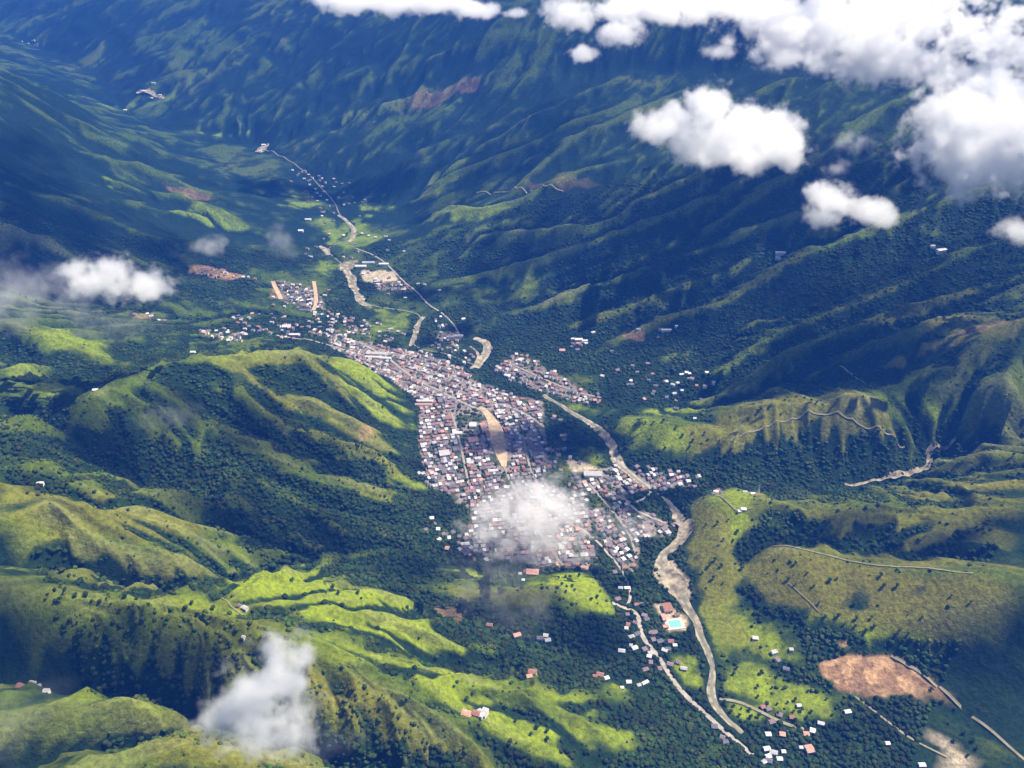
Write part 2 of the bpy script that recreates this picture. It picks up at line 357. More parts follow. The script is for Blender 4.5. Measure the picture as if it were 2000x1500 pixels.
def height(x, y):
    z = samp3(Z3, x, y)
    r = np.clip((z-30)/80, 0, 1)*(1-.5*samp(SMOOTH, x, y))
    dzz, _ = detail(x, y)
    q = msamp('soil', x, y) if 'MASKG' in globals() else 0          # diggings in the quarry
    return z+r*(5*(fbm(x/42, y/42, 70, 4)-.5)+dzz)+q*7*(fbm(x/26, y/13, 96, 4)-.5)

# ------------------------------------------------------------------ materials
def srgb(h):
    c = [int(h[i:i+2], 16)/255 for i in (0, 2, 4)]
    return tuple(((v+0.055)/1.055)**2.4 if v > 0.04045 else v/12.92 for v in c)+(1,)
def mat(name, col, rough=0.9, spec=0.2, noise=0.0, nscale=0.2):
    m = bpy.data.materials.new(name); m.use_nodes = True; nt = m.node_tree; b = nt.nodes["Principled BSDF"]
    b.inputs["Roughness"].default_value = rough; b.inputs["Specular IOR Level"].default_value = spec
    b.inputs["Base Color"].default_value = (*col[:3], 1)
    if noise > 0:
        n = nt.nodes.new("ShaderNodeTexNoise"); n.inputs["Scale"].default_value = nscale; n.inputs["Detail"].default_value = 4
        g = nt.nodes.new("ShaderNodeNewGeometry"); nt.links.new(g.outputs["Position"], n.inputs["Vector"])
        mx = nt.nodes.new("ShaderNodeMix"); mx.data_type = 'RGBA'
        mx.inputs["A"].default_value = tuple(c*(1-noise) for c in col[:3])+(1,)
        mx.inputs["B"].default_value = tuple(min(1, c*(1+noise)) for c in col[:3])+(1,)
        r = nt.nodes.new("ShaderNodeMapRange"); r.inputs["From Min"].default_value = .35; r.inputs["From Max"].default_value = .65
        nt.links.new(n.outputs["Fac"], r.inputs["Value"]); nt.links.new(r.outputs["Result"], mx.inputs["Factor"])
        nt.links.new(mx.outputs["Result"], b.inputs["Base Color"])
    return m
def mesh_np(name, verts, faces4, mats, attr=None, smooth=True, parent=None, mi=None):
    """verts (n,3); faces (m,k) all of one size"""
    me = bpy.data.meshes.new(name); n, k = faces4.shape
    me.vertices.add(len(verts)); me.vertices.foreach_set("co", np.asarray(verts, np.float32).ravel())
    me.loops.add(n*k); me.loops.foreach_set("vertex_index", faces4.astype(np.int32).ravel())
    me.polygons.add(n); me.polygons.foreach_set("loop_start", np.arange(0, n*k, k, dtype=np.int32))
    me.polygons.foreach_set("loop_total", np.full(n, k, np.int32))
    for m in mats if isinstance(mats, (list, tuple)) else [mats]: me.materials.append(m)
    if mi is not None: me.polygons.foreach_set("material_index", mi.astype(np.int32))
    me.update(calc_edges=True)
    me.polygons.foreach_set("use_smooth", np.full(n, smooth))
    if attr is not None:
        a = me.color_attributes.new("tint", 'FLOAT_COLOR', 'POINT')
        a.data.foreach_set("color", np.asarray(attr, np.float32).ravel())
    o = bpy.data.objects.new(name, me); C.objects.link(o)
    if parent is not None: o.parent = parent
    return o

# ------------------------------------------------------------------ ground cover: where pasture, wood, bare earth and town lie
def hitp(px, py):
    x, y, z = hit(Z3, px, py); return x, y
COVER = {
'pasture': [
 (1.0, (655,690),(715,718),(765,750),(795,795),(822,850),(800,850),(750,825),(700,790),(660,740)),
 (1.0, (1070,1128),(1105,1118),(1145,1120),(1180,1150),(1200,1187),(1172,1192),(1105,1165),(1070,1145)),
 (.9, (848,1103),(925,1108),(950,1128),(915,1132),(860,1118)), (.5, (980,1130),(1075,1118),(1090,1145),(1010,1145)),
 (.85, (1197,828),(1225,815),(1270,815),(1340,835),(1370,845),(1380,870),(1330,885),(1290,893),(1235,880),(1205,855)),
 (.7, (1310,880),(1360,885),(1350,900),(1290,898)), (1.0, (1385,968),(1450,955),(1495,965),(1470,990),(1480,1030),(1435,1058),(1425,1010),(1400,985)),
 (.9, (440,1122),(495,1125),(550,1103),(600,1105),(655,1135),(760,1153),(810,1180),(800,1200),(900,1255),(965,1295),(880,1288),(760,1262),(640,1222),(520,1180),(448,1152)),
 (.75, (640,1280),(700,1272),(790,1283),(900,1312),(1000,1340),(900,1345),(780,1315),(660,1295)), (.9, (830,1320),(920,1355),(1040,1395),(1130,1440),(1250,1500),(1130,1500),(1000,1440),(900,1385),(800,1330)),
 (.8, (1060,1400),(1160,1410),(1250,1440),(1230,1470),(1130,1440)), (.8, (1170,1310),(1225,1312),(1260,1350),(1200,1345)), (.6, (1000,1330),(1120,1350),(1230,1380),(1180,1400),(1060,1370)),
 (.8, (168,1255),(240,1268),(300,1298),(318,1322),(260,1315),(200,1288)), (.8, (0,1005),(60,1010),(140,1018),(195,1048),(120,1062),(0,1042)),
 (.6, (35,1130),(140,1155),(245,1170),(332,1168),(420,1160),(470,1165),(510,1195),(440,1195),(330,1188),(180,1195),(60,1200)), (.75, (60,960),(95,930),(90,950),(60,1000),(30,1000)),
 (.75, (290,1012),(360,1035),(375,1060),(330,1045)), (.5, (460,1045),(500,1095),(430,1060)), (.8, (222,1368),(275,1368),(325,1395),(310,1400),(260,1390)),
 (.9, (325,402),(420,402),(478,430),(472,445),(400,442),(335,420)), (.8, (145,332),(212,338),(235,362),(205,372),(160,352)), (.6, (380,252),(490,248),(500,264),(420,264)),
 (.9, (500,370),(560,366),(610,378),(600,392),(540,390)), (.9, (570,395),(620,398),(625,412),(575,410)), (.9, (385,250),(500,246),(520,262),(420,268)), (.7, (180,190),(330,180),(340,195),(240,205)), (.8, (600,420),(650,425),(655,450),(615,448)), (.7, (620,500),(665,520),(650,545),(625,530)), (.8, (640,455),(690,432),(720,420),(735,470),(690,485),(640,482)), (.8, (655,372),(740,366),(830,400),(800,420),(700,410)), (.8, (828,418),(880,402),(950,402),(1000,400),(940,422),(880,434),(830,432)),
 (.6, (885,532),(1000,530),(1100,505),(1160,480),(1100,530),(1060,570),(1000,600),(940,590)), (.6, (1185,650),(1290,640),(1305,650),(1260,668),(1200,668)),
 (1.0, (1110,872),(1160,865),(1200,890),(1175,905),(1120,892)), (1.0, (1415,1290),(1460,1290),(1520,1330),(1600,1345),(1640,1410),(1570,1415),(1490,1385),(1420,1345)),
 (1.0, (1412,1365),(1465,1378),(1535,1412),(1480,1420),(1420,1400)), (.95, (1560,1200),(1640,1188),(1740,1200),(1840,1232),(1800,1252),(1680,1240),(1565,1228)),
 (.6, (780,365),(860,330),(910,305),(905,340),(840,392),(775,390)), (.7, (60,640),(140,648),(240,690),(242,708),(160,702),(90,672)), (.8, (1790,792),(1830,800),(1872,795),(1845,835),(1800,832)),
 (.6, (0,705),(80,730),(155,755),(120,765),(90,776),(40,755),(0,745)), (.7, (380,702),(440,692),(520,682),(600,678),(622,690),(500,700),(430,716)), (.8, (760,935),(850,940),(880,967),(825,962)),
 (1.0, (1305,1275),(1370,1280),(1375,1345),(1340,1352)), (.5, (1330,1000),(1400,1000),(1440,1070),(1460,1150),(1500,1200),(1400,1190),(1345,1100)), (.6, (1740,1340),(1830,1345),(2000,1480),(2000,1560),(1900,1500),(1800,1400)),
 (.7, (1225,795),(1320,790),(1390,792),(1380,805),(1260,808)), (.5, (640,230),(740,190),(830,170),(800,195),(700,240)), (.5, (820,230),(930,180),(900,220)), (.6, (680,590),(780,600),(800,660),(730,650),(690,620)),
 (.5, (390,575),(450,580),(420,600)), (.45, (545,225),(640,195),(600,240)), (.5, (480,345),(560,360),(620,395),(560,400),(490,375)), (.5, (1530,395),(1600,370),(1560,405),(1480,440)), (.5, (1760,395),(1860,365),(1880,375),(1780,420)),
 (.45, (1400,600),(1440,560),(1465,570),(1430,620)), (.5, (1640,1230),(1760,1260),(1820,1290),(1700,1275)), (.75, (1345,1190),(1450,1160),(1560,1240),(1560,1300),(1400,1290)), (.45, (1080,810),(1110,790),(1170,790),(1230,800),(1180,830)),
 (.6, (100,1340),(60,1330),(140,1370),(200,1360),(140,1345)), (.5, (640,1240),(760,1290),(640,1275),(560,1265)), (.5,(600,770),(700,835),(650,830)),
 ],
'olive': [
 (1.0, (1475,1082),(1510,1066),(1560,1070),(1700,1104),(1900,1122),(1990,1150),(1900,1242),(1840,1262),(1740,1235),(1600,1205),(1500,1180),(1470,1120)), (.7, (1345,990),(1400,1000),(1460,1080),(1450,1190),(1380,1180),(1345,1110),(1338,1040)),
 (.8, (1330,840),(1400,830),(1500,772),(1620,765),(1690,770),(1770,860),(1700,900),(1600,905),(1500,930),(1440,900),(1360,905)), (1.0, (2000,608),(1895,636),(1800,668),(1740,705),(1780,730),(1860,690),(1990,645)),
 (.7, (0,910),(150,950),(300,980),(420,1050),(330,1060),(150,1060),(0,1000)), (.7, (1500,1020),(1600,990),(2000,985),(2000,1115),(1850,1105),(1700,1095),(1560,1065)), (.3, (320,700),(440,690),(600,680),(700,800),(800,930),(700,880),(500,780)),
 (.7, (1750,960),(2000,900),(2000,985),(1800,985)), (.7, (560,1280),(700,1330),(860,1420),(1000,1520),(850,1520),(700,1420),(580,1330)), (.6, (860,1140),(1070,1150),(1100,1250),(1000,1225),(900,1190)), (.5, (0,1060),(250,1080),(420,1110),(330,1160),(140,1140),(0,1100)),
 (.8, (770,200),(860,165),(935,150),(940,175),(860,205),(790,225)), (.5, (1100,370),(1160,350),(1200,370),(1120,385)), (.5, (400,1420),(560,1460),(640,1500),(300,1500),(330,1430)),
 (.6, (1280,1100),(1340,1130),(1400,1180),(1500,1260),(1400,1250),(1350,1190)), (.5, (1590,600),(1760,560),(1960,560),(2000,600),(1860,640),(1700,650)),
 ],
'wood': [
 (1.0, (0,800),(180,770),(260,820),(400,880),(560,930),(700,960),(860,1010),(850,1080),(740,1110),(620,1100),(500,1085),(430,950),(330,935),(150,920),(60,880),(0,880)), (.8, (600,1010),(800,1010),(850,1090),(700,1140),(620,1100)),
 (1.0, (850,1190),(960,1200),(1040,1245),(1100,1200),(1200,1200),(1250,1290),(1340,1390),(1440,1440),(1380,1440),(1250,1350),(1100,1310),(980,1300),(900,1260)), (1.0, (1150,540),(1500,460),(1760,470),(1980,480),(2000,590),(1760,640),(1660,760),(1480,770),(1330,650),(1180,620)),
 (.9, (1290,650),(1500,640),(1760,720),(1720,765),(1500,765),(1400,780),(1280,780),(1200,780),(1170,700),(1240,670)), (1.0, (1210,975),(1300,955),(1390,940),(1330,1000),(1290,1000),(1240,1000)), (1.0, (1265,1060),(1330,1040),(1290,1085),(1275,1130),(1300,1180),(1240,1160),(1240,1110)),
 (.9, (1060,790),(1105,800),(1150,830),(1205,905),(1130,900),(1090,850)), (.9, (930,738),(1000,750),(1065,775),(1060,790),(980,765),(930,750)), (1.0, (0,1200),(100,1225),(200,1300),(330,1340),(460,1330),(520,1300),(620,1400),(560,1450),(400,1400),(320,1390),(200,1360),(0,1360)),
 (.9, (1440,1440),(1560,1420),(1720,1410),(1860,1440),(1880,1500),(1860,1540),(1420,1540)), (.6, (1640,1265),(1760,1255),(1900,1240),(2000,1150),(2000,1440),(1920,1400),(1830,1330),(1740,1280)), (.4, (1400,1290),(1440,1260),(1500,1300),(1560,1290),(1600,1330),(1600,1370),(1520,1350)),
 (.9, (892,790),(945,800),(942,870),(905,865)), (.8, (0,460),(150,500),(300,540),(380,560),(300,600),(150,570),(0,540)), (.7, (0,340),(160,400),(300,450),(200,480),(0,440)), (.6, (620,560),(700,600),(760,620),(700,640),(640,610)),
 (.8, (960,620),(1100,600),(1200,620),(1170,700),(1050,690),(960,670)), (.8, (1480,880),(1620,860),(1760,870),(1800,920),(1640,945),(1480,950),(1370,940),(1200,915),(1210,890),(1360,905)), (.7, (1490,1030),(1600,1010),(1560,1060),(1480,1075),(1440,1100)),
 (.8, (700,1340),(800,1400),(900,1480),(700,1500),(560,1460),(600,1400)), (.3, (560,330),(650,340),(660,400),(600,400)), (.6, (1100,420),(1300,380),(1500,350),(1600,330),(1500,460),(1150,530)), (.8, (1600,560),(1700,480),(1900,420),(2000,400),(2000,480)),
 (.9, (0,1195),(330,1195),(480,1200),(590,1290),(640,1400),(460,1395),(200,1350),(0,1300)), (.5, (0,1365),(217,1400),(400,1425),(700,1480),(760,1530),(0,1530)), (.75, (590,1310),(680,1320),(800,1400),(930,1480),(900,1530),(640,1470)), (.45, (0,885),(150,920),(420,945),(500,1000),(330,980),(150,950),(0,930)), (.7, (0,160),(120,260),(150,330),(330,400),(440,460),(380,480),(200,420),(0,340)), (.8, (330,705),(430,722),(560,790),(700,860),(800,930),(700,930),(520,870),(380,800)), (.7, (860,1170),(950,1200),(1000,1300),(900,1260),(800,1190)), (.8, (1200,1190),(1240,1200),(1290,1290),(1250,1290)), (.4, (1330,1200),(1385,1260),(1400,1330),(1370,1300),(1340,1260)),  # wood down the ridge A flank is added to deepen its shade
 ],
'soil': [
 (1.0, (1605,1290),(1662,1276),(1740,1280),(1792,1310),(1832,1352),(1825,1368),(1760,1356),(1700,1363),(1640,1347),(1603,1315)), (.8, (1635,1252),(1655,1250),(1652,1266),(1636,1266)), (.75, (365,516),(420,522),(482,535),(470,545),(400,536),(365,528)),
 (.7, (1212,650),(1262,647),(1265,663),(1220,662)), (.28, (800,200),(870,165),(935,152),(925,176),(860,196),(810,215)), (.5, (702,832),(735,845),(728,852),(700,842)), (.15, (1000,358),(1120,345),(1180,352),(1100,372)), (.3, (1850,655),(1950,620),(1990,615),(1900,650)),
 (.35, (840,1185),(905,1190),(900,1215),(850,1200)), (.4, (530,570),(545,545),(555,580),(530,585)), (.4, (258,610),(300,612),(298,622),(262,620)), (.3, (315,355),(372,370),(415,390),(370,385)),
 ],
'sand': [
 (1.0, (703,531),(774,530),(780,550),(706,551)), (.9, (1105,897),(1150,905),(1182,918),(1150,936),(1118,924)), (1.0, (1105,897),(1150,905),(1182,918),(1150,936),(1118,924)), (1.0, (1285,1085),(1318,1092),(1348,1140),(1345,1172),(1318,1165),(1290,1125)), (1.0, (1815,1432),(1860,1440),(1885,1470),(1890,1520),(1860,1520),(1855,1470),(1830,1450)),
 (.9, (1283,1180),(1305,1178),(1340,1205),(1340,1232),(1305,1232),(1292,1205)), (.6, (860,645),(905,650),(900,662),(850,658)), (.5, (660,515),(700,508),(690,525),(665,530)),
 ],
'town': [
 (1.0, (820,790),(880,770),(960,765),(1060,785),(1060,850),(1095,870),(1090,900),(1060,930),(1100,960),(1150,1000),(1165,1105),(1110,1112),(1050,1105),(950,1095),(900,1075),(925,1000),(860,960),(838,930),(818,870)),
 (1.0, (640,655),(700,665),(760,680),(830,690),(900,720),(935,748),(1000,770),(960,790),(880,790),(800,775),(745,730),(690,700),(650,680)), (.8, (965,720),(1010,690),(1040,700),(1120,750),(1170,780),(1070,770),(1005,748)),
 (1.0, (1110,925),(1150,920),(1200,908),(1260,925),(1340,928),(1350,950),(1250,957),(1220,975),(1150,960)), (1.0, (1150,1000),(1200,980),(1270,1000),(1325,1022),(1312,1047),(1250,1052),(1240,1112),(1205,1112),(1180,1070)),
 (.5, (545,545),(620,560),(635,600),(600,605),(550,585)), (.5, (725,545),(800,555),(805,570),(740,566)),
 ],
}
CW = {k: [(p[0], [hitp(*q) for q in p[1:]]) for p in v] for k, v in COVER.items()}
print("cover outlines", time.time()-T0)
def mask(kind, x, y, amp=1.0):
    """share of a kind of ground cover, with ragged edges"""
    r = np.zeros(x.shape)
    if kind in ('town', 'sand', 'soil'): amp *= 0.35
    D_ = np.hypot(x, y)/2000.0
    x = x+amp*D_*(70*(fbm(x/70, y/70, 11, 4)-.5)); y = y+amp*D_*(70*(fbm(x/70, y/70, 23, 4)-.5))
    for w, poly in CW[kind]:
        a = np.array(poly); k = (x > a[:, 0].min()) & (x < a[:, 0].max()) & (y > a[:, 1].min()) & (y < a[:, 1].max())
        if k.any():
            c = np.zeros(x.shape); c[k] = inpoly(x[k], y[k], poly)*w
            r = np.maximum(r, c)
    return r
# soften the outlines a little on a grid, then look them up
MG = 5.0; MNX = int(5400/MG); MNY = int(7000/MG)
mxs = -2700+np.arange(MNX)*MG; mys = 600+np.arange(MNY)*MG
MXX, MYY = np.meshgrid(mxs, mys)
MASKG = {k: blur(mask(k, MXX, MYY), 8 if k in ('pasture', 'wood', 'olive') else 1) for k in COVER}
def msamp(k, x, y):
    G = MASKG[k]; u = np.clip((x+2700)/MG, 0, MNX-1.001); v = np.clip((y-600)/MG, 0, MNY-1.001)
    i = u.astype(int); j = v.astype(int); fu = u-i; fv = v-j
    return (G[j, i]*(1-fu)+G[j, i+1]*fu)*(1-fv)+(G[j+1, i]*(1-fu)+G[j+1, i+1]*fu)*fv
print("cover masks", time.time()-T0)
def ss(a, b, x):
    t = np.clip((x-a)/(b-a), 0, 1); return t*t*(3-2*t)
def veg(x, y):
    c1 = samp(CV1, x, y); c2 = samp(CV2, x, y); la = samp(LOGA, x, y)
    n1 = fbm(x/170, y/170, 31, 5, .55); n2 = fbm(x/38, y/38, 37, 4, .6)
    wood = msamp('wood', x, y); past = msamp('pasture', x, y); ol = msamp('olive', x, y)
    far = np.clip((np.hypot(x, y)-2200)/2500, 0, 1)
    g = 0.36-.09*np.clip((1900-np.hypot(x, y))/600, 0, 1)+(c2/30+c1/7)*(1-.5*far)+detail(x, y)[1]*.55+(n1-.5)*(1.5+1.0*far)+(n2-.5)*.9+past*(.58+.22*np.clip((40-samp(Z3, x, y))/20, 0, 1))+ol*.42-wood*.62-ss(3.6, 4.6, la)*.25
    return np.clip(g, 0, 1), wood, past, ol, n1, n2, c1, c2
def ground_colour(x, y, z):
    g, wood, past, ol, n1, n2, c1, c2 = veg(x, y)
    n3 = fbm(x/420, y/420, 61, 3)
    L = lambda a, b, t: a*(1-t[..., None])+b*t[..., None]
    forest = np.array([.010, .026, .009]); scrub = np.array([.026, .048, .009]); grass = np.array([.064, .094, .008]); lime = np.array([.175, .225, .010]); olive = np.array([.150, .140, .018]); brown = np.array([.070, .056, .034])
    col = L(forest, scrub, ss(.12, .5, g)); col = L(col, grass, ss(.45, .85, g))
    col = L(col, lime, np.clip(past*1.1*ss(.38, 1.08, g)*(.65+1.0*(n2-.2)), 0, 1))
    dry = np.clip(ol*1.0*ss(.3, .75, g)+ss(.56, .72, n3)*.35*ss(.4, .8, g)*(1-past), 0, 1)
    col = L(col, L(brown+0*col, olive, ss(.4, .75, g)), dry*.85)
    col = L(col, np.array([.19, .20, .07])+0*col, np.clip(ss(3.5, 8, c1)*.35+ss(.45, .85, detail(x, y)[1])*.30, 0, 1)*(1-wood))          # worn crests
    fr = np.clip((np.hypot(x, y)-1900)/2200, 0, 1)[..., None]      # darker and bluer with distance: haze tint put into the growth's colour
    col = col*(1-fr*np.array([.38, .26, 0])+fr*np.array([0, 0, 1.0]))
    so_ = msamp('soil', x, y); k = so_*(.72+.5*(n2-.2))
    soilc = L(np.array([.43, .265, .14])+0*col, np.array([.27, .155, .085])+0*col, ss(.42, .6, fbm(x/22, y/14, 91, 4)))
    col = L(col, soilc, np.clip(k, 0, 1))
    col = L(col, np.array([.46, .38, .27])+0*col, np.clip(msamp('sand', x, y)*(.75+.6*(n2-.3)), 0, 1))
    tw = msamp('town', x, y)
    tc = L(np.array([.20, .17, .15])+0*col, np.array([.05, .065, .035])+0*col, ss(.48, .6, fbm(x/30, y/30, 77, 3)))
    col = L(col, tc, np.clip(tw, 0, 1))
    return col

# ------------------------------------------------------------------ ground mesh
th = np.concatenate([np.linspace(-math.pi/2*1.1, -math.radians(34), 40)[:-1], np.linspace(-math.radians(34), math.radians(34), 980), np.linspace(math.radians(34), math.pi/2*1.1, 40)[1:]])
rr = np.concatenate([np.geomspace(150, 640, 40)[:-1], np.geomspace(640, 7600, 1200), np.geomspace(7600, 26000, 30)[1:]])
TH, RR = np.meshgrid(th, rr)
gx = RR*np.sin(TH); gy = RR*np.cos(TH)
gz = height(gx, gy)
nr, nt_ = gx.shape
I = np.arange(nr*nt_).reshape(nr, nt_)
FQ = np.stack([I[:-1, :-1], I[:-1, 1:], I[1:, 1:], I[1:, :-1]], -1).reshape(-1, 4)
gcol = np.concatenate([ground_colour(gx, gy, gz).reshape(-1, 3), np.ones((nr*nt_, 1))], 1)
M_GROUND = mat("ground_cover", (.1, .1, .1), 0.95, 0.08); _nt = M_GROUND.node_tree
_b = _nt.nodes["Principled BSDF"]; _vc = _nt.nodes.new("ShaderNodeVertexColor"); _vc.layer_name = "tint"
_g = _nt.nodes.new("ShaderNodeNewGeometry")
_n1 = _nt.nodes.new("ShaderNodeTexNoise"); _n1.inputs["Scale"].default_value = 0.11; _n1.inputs["Detail"].default_value = 5; _n1.inputs["Roughness"].default_value = .65
_nt.links.new(_g.outputs["Position"], _n1.inputs["Vector"])
_r = _nt.nodes.new("ShaderNodeMapRange"); _r.inputs["From Min"].default_value = .3; _r.inputs["From Max"].default_value = .7; _r.inputs["To Min"].default_value = .55; _r.inputs["To Max"].default_value = 1.5
_nt.links.new(_n1.outputs["Fac"], _r.inputs["Value"])
_m = _nt.nodes.new("ShaderNodeVectorMath"); _m.operation = 'MULTIPLY'
_nt.links.new(_vc.outputs["Color"], _m.inputs[0]); _nt.links.new(_r.outputs["Result"], _m.inputs[1]); _nt.links.new(_m.outputs["Vector"], _b.inputs["Base Color"])
_bp = _nt.nodes.new("ShaderNodeBump"); _bp.inputs["Strength"].default_value = 0.9; _bp.inputs["Distance"].default_value = 5.0
_nt.links.new(_n1.outputs["Fac"], _bp.inputs["Height"]); _nt.links.new(_bp.outputs["Normal"], _b.inputs["Normal"])
ground = mesh_np("terrain", np.stack([gx, gy, gz], -1).reshape(-1, 3), FQ, M_GROUND, gcol); ground["kind"] = "structure"
print("ground", time.time()-T0)

# ------------------------------------------------------------------ river, roads and tracks draped on the ground
def smooth_line(p, it=2):
    p = [np.array(q[:2], float) for q in p]
    for _ in range(it):
        q = [p[0]]
        for a, b in zip(p[:-1], p[1:]): q += [a*.75+b*.25, a*.25+b*.75]
        p = q+[p[-1]]
    return p
def resample(p, step):
    out = [p[0]]; acc = 0
    for a, b in zip(p[:-1], p[1:]):
        L = np.linalg.norm(b-a); n = max(1, int(L/step))
        for k in range(1, n+1): out.append(a+(b-a)*k/n)
    return out
def ribbon(name, pts, width, dz, m, label=None, step=6.0, ragged=0.0, seed=0, kind="structure"):
    """pts: world points (x, y, half-width factor)"""
    wf = [q[2] if len(q) > 2 else 1.0 for q in pts]
    s = resample(smooth_line(pts), step); s = np.array(s); n = len(s)
    d = np.gradient(s, axis=0); d /= np.linalg.norm(d, axis=1)[:, None]+1e-9; nrm = np.stack([-d[:, 1], d[:, 0]], 1)
    w = np.interp(np.linspace(0, 1, n), np.linspace(0, 1, len(wf)), wf)*width/2
    t = np.arange(n)*step
    wl = w*(1+ragged*2*(fbm(t/35, t*0+seed, 3, 3)-.5)); wr = w*(1+ragged*2*(fbm(t/35, t*0+seed+9, 5, 3)-.5))
    K = 5; V = []
    for k in range(K):
        f = k/(K-1)*2-1
        off = np.where(f < 0, f*wl, f*wr)[:, None]
        V.append(s+nrm*off)
    V = np.stack(V, 1); z = height(V[..., 0], V[..., 1])
    z = np.maximum(z, z.mean(1)[:, None]-1.0)+dz
    V = np.concatenate([V, z[..., None]], -1).reshape(-1, 3)
    I_ = np.arange(n*K).reshape(n, K)
    f = np.stack([I_[:-1, :-1], I_[:-1, 1:], I_[1:, 1:], I_[1:, :-1]], -1).reshape(-1, 4)
    o = mesh_np(name, V, f, m); o["kind"] = kind
    if label: o["label"] = label
    return o, s
def wl(*px): return [(*hitp(q[0], q[1]), *(q[2:])) for q in px]
M_GRAVEL = mat("river_gravel", (.25, .215, .155), .95, .1, .55, .07)
M_WATER = mat("river_water", (.17, .17, .12), .35, .4, .15, .05)
M_ROAD = mat("road_pale", (.30, .27, .23), .9, .1, .2, .1)
M_TRACK = mat("track_earth", (.23, .21, .13), .95, .1, .2, .1)
M_STREET = mat("street_paving", (.25, .22, .19), .9, .1, .15, .1)
M_SANDY = mat("avenue_sand", (.40, .29, .19), .95, .1, .2, .08)
GRAVEL_BED = [
 ("gravel_bed", 24, [(1060,772,.5),(1085,785,.5),(1112,803,.8),(1145,822,.9),(1175,838,1.2),(1188,860,1.3),(1200,885,1.3),(1212,908,1),(1238,932,.7),(1262,950,.5)]),
 ("gravel_bed", 26, [(1300,975,.5),(1318,995,.7),(1330,1020,1),(1336,1045,1.3),(1325,1062,1.2),(1300,1078,1),(1288,1095,1.2),(1300,1125,1.8),(1322,1150,1.4),(1340,1180,.8),(1352,1208,.6),(1370,1245,.55),(1388,1285,.5),(1392,1320,.5),(1388,1350,.6),(1400,1385,.6),(1425,1410,.5),(1450,1432,.3)]),
 ("gravel_bed", 34, [(928,718,.5),(945,700,.8),(953,682,1.0),(945,668,.7),(925,661,.4)]),
 ("gravel_bed", 16, [(918,720,.4),(932,712,.9),(936,698,.9),(930,685,.5),(918,676,.4)]),
 ("gravel_bed", 20, [(801,676,.6),(806,664,1),(813,645,1),(819,630,.9),(828,618,.5)]),
 ("gravel_bed", 34, [(725,598,.4),(708,595,.8),(698,575,1.1),(690,552,1.1),(683,535,1.1),(672,522,1),(680,512,.6)]),
 ("gravel_bed", 26, [(642,498,.6),(636,487,1),(626,480,.5)]), ("gravel_bed", 24, [(683,473,.7),(692,456,.8),(690,443,.9),(676,431,.7),(662,420,.6)]),
 ("gravel_bed", 40, [(505,298,.6),(513,287,1.1),(525,280,.6)]), ("gravel_bed", 15, [(1738,932,.6),(1752,924,1.1),(1790,924,.8),(1812,910,1.1),(1816,893,1.2),(1812,880,1),(1835,868,.6),(1868,852,.5)]),
 ("gravel_bed", 9, [(1650,946,.5),(1690,943,.7),(1738,932,.8)]), ("gravel_bed", 60, [(268,176,.5),(290,182,.6),(320,188,.4)]),
]
for i, (nm, w_, pts) in enumerate(GRAVEL_BED): ribbon(nm, wl(*pts), w_, 0.5, M_GRAVEL, "pale gravel of the river bed", ragged=.75, seed=i*3)
ribbon("river", wl(*[(q[0], q[1]) for q in GRAVEL_BED[0][2]], (1285,965), *[(q[0], q[1]) for q in GRAVEL_BED[1][2]]), 6, 0.9, M_WATER, "river winding down the valley", ragged=.3)
ribbon("river", wl((950,676),(950,690),(935,716),(905,705),(870,690),(830,685),(803,672),(812,645),(826,616),(790,606),(722,598),(700,580),(690,552),(675,522),(655,505),(638,490),(650,478),(683,470),(692,450),(662,420),(655,395),(610,345),(515,290)), 5, 0.9, M_WATER, "upper river above the town", ragged=.3)
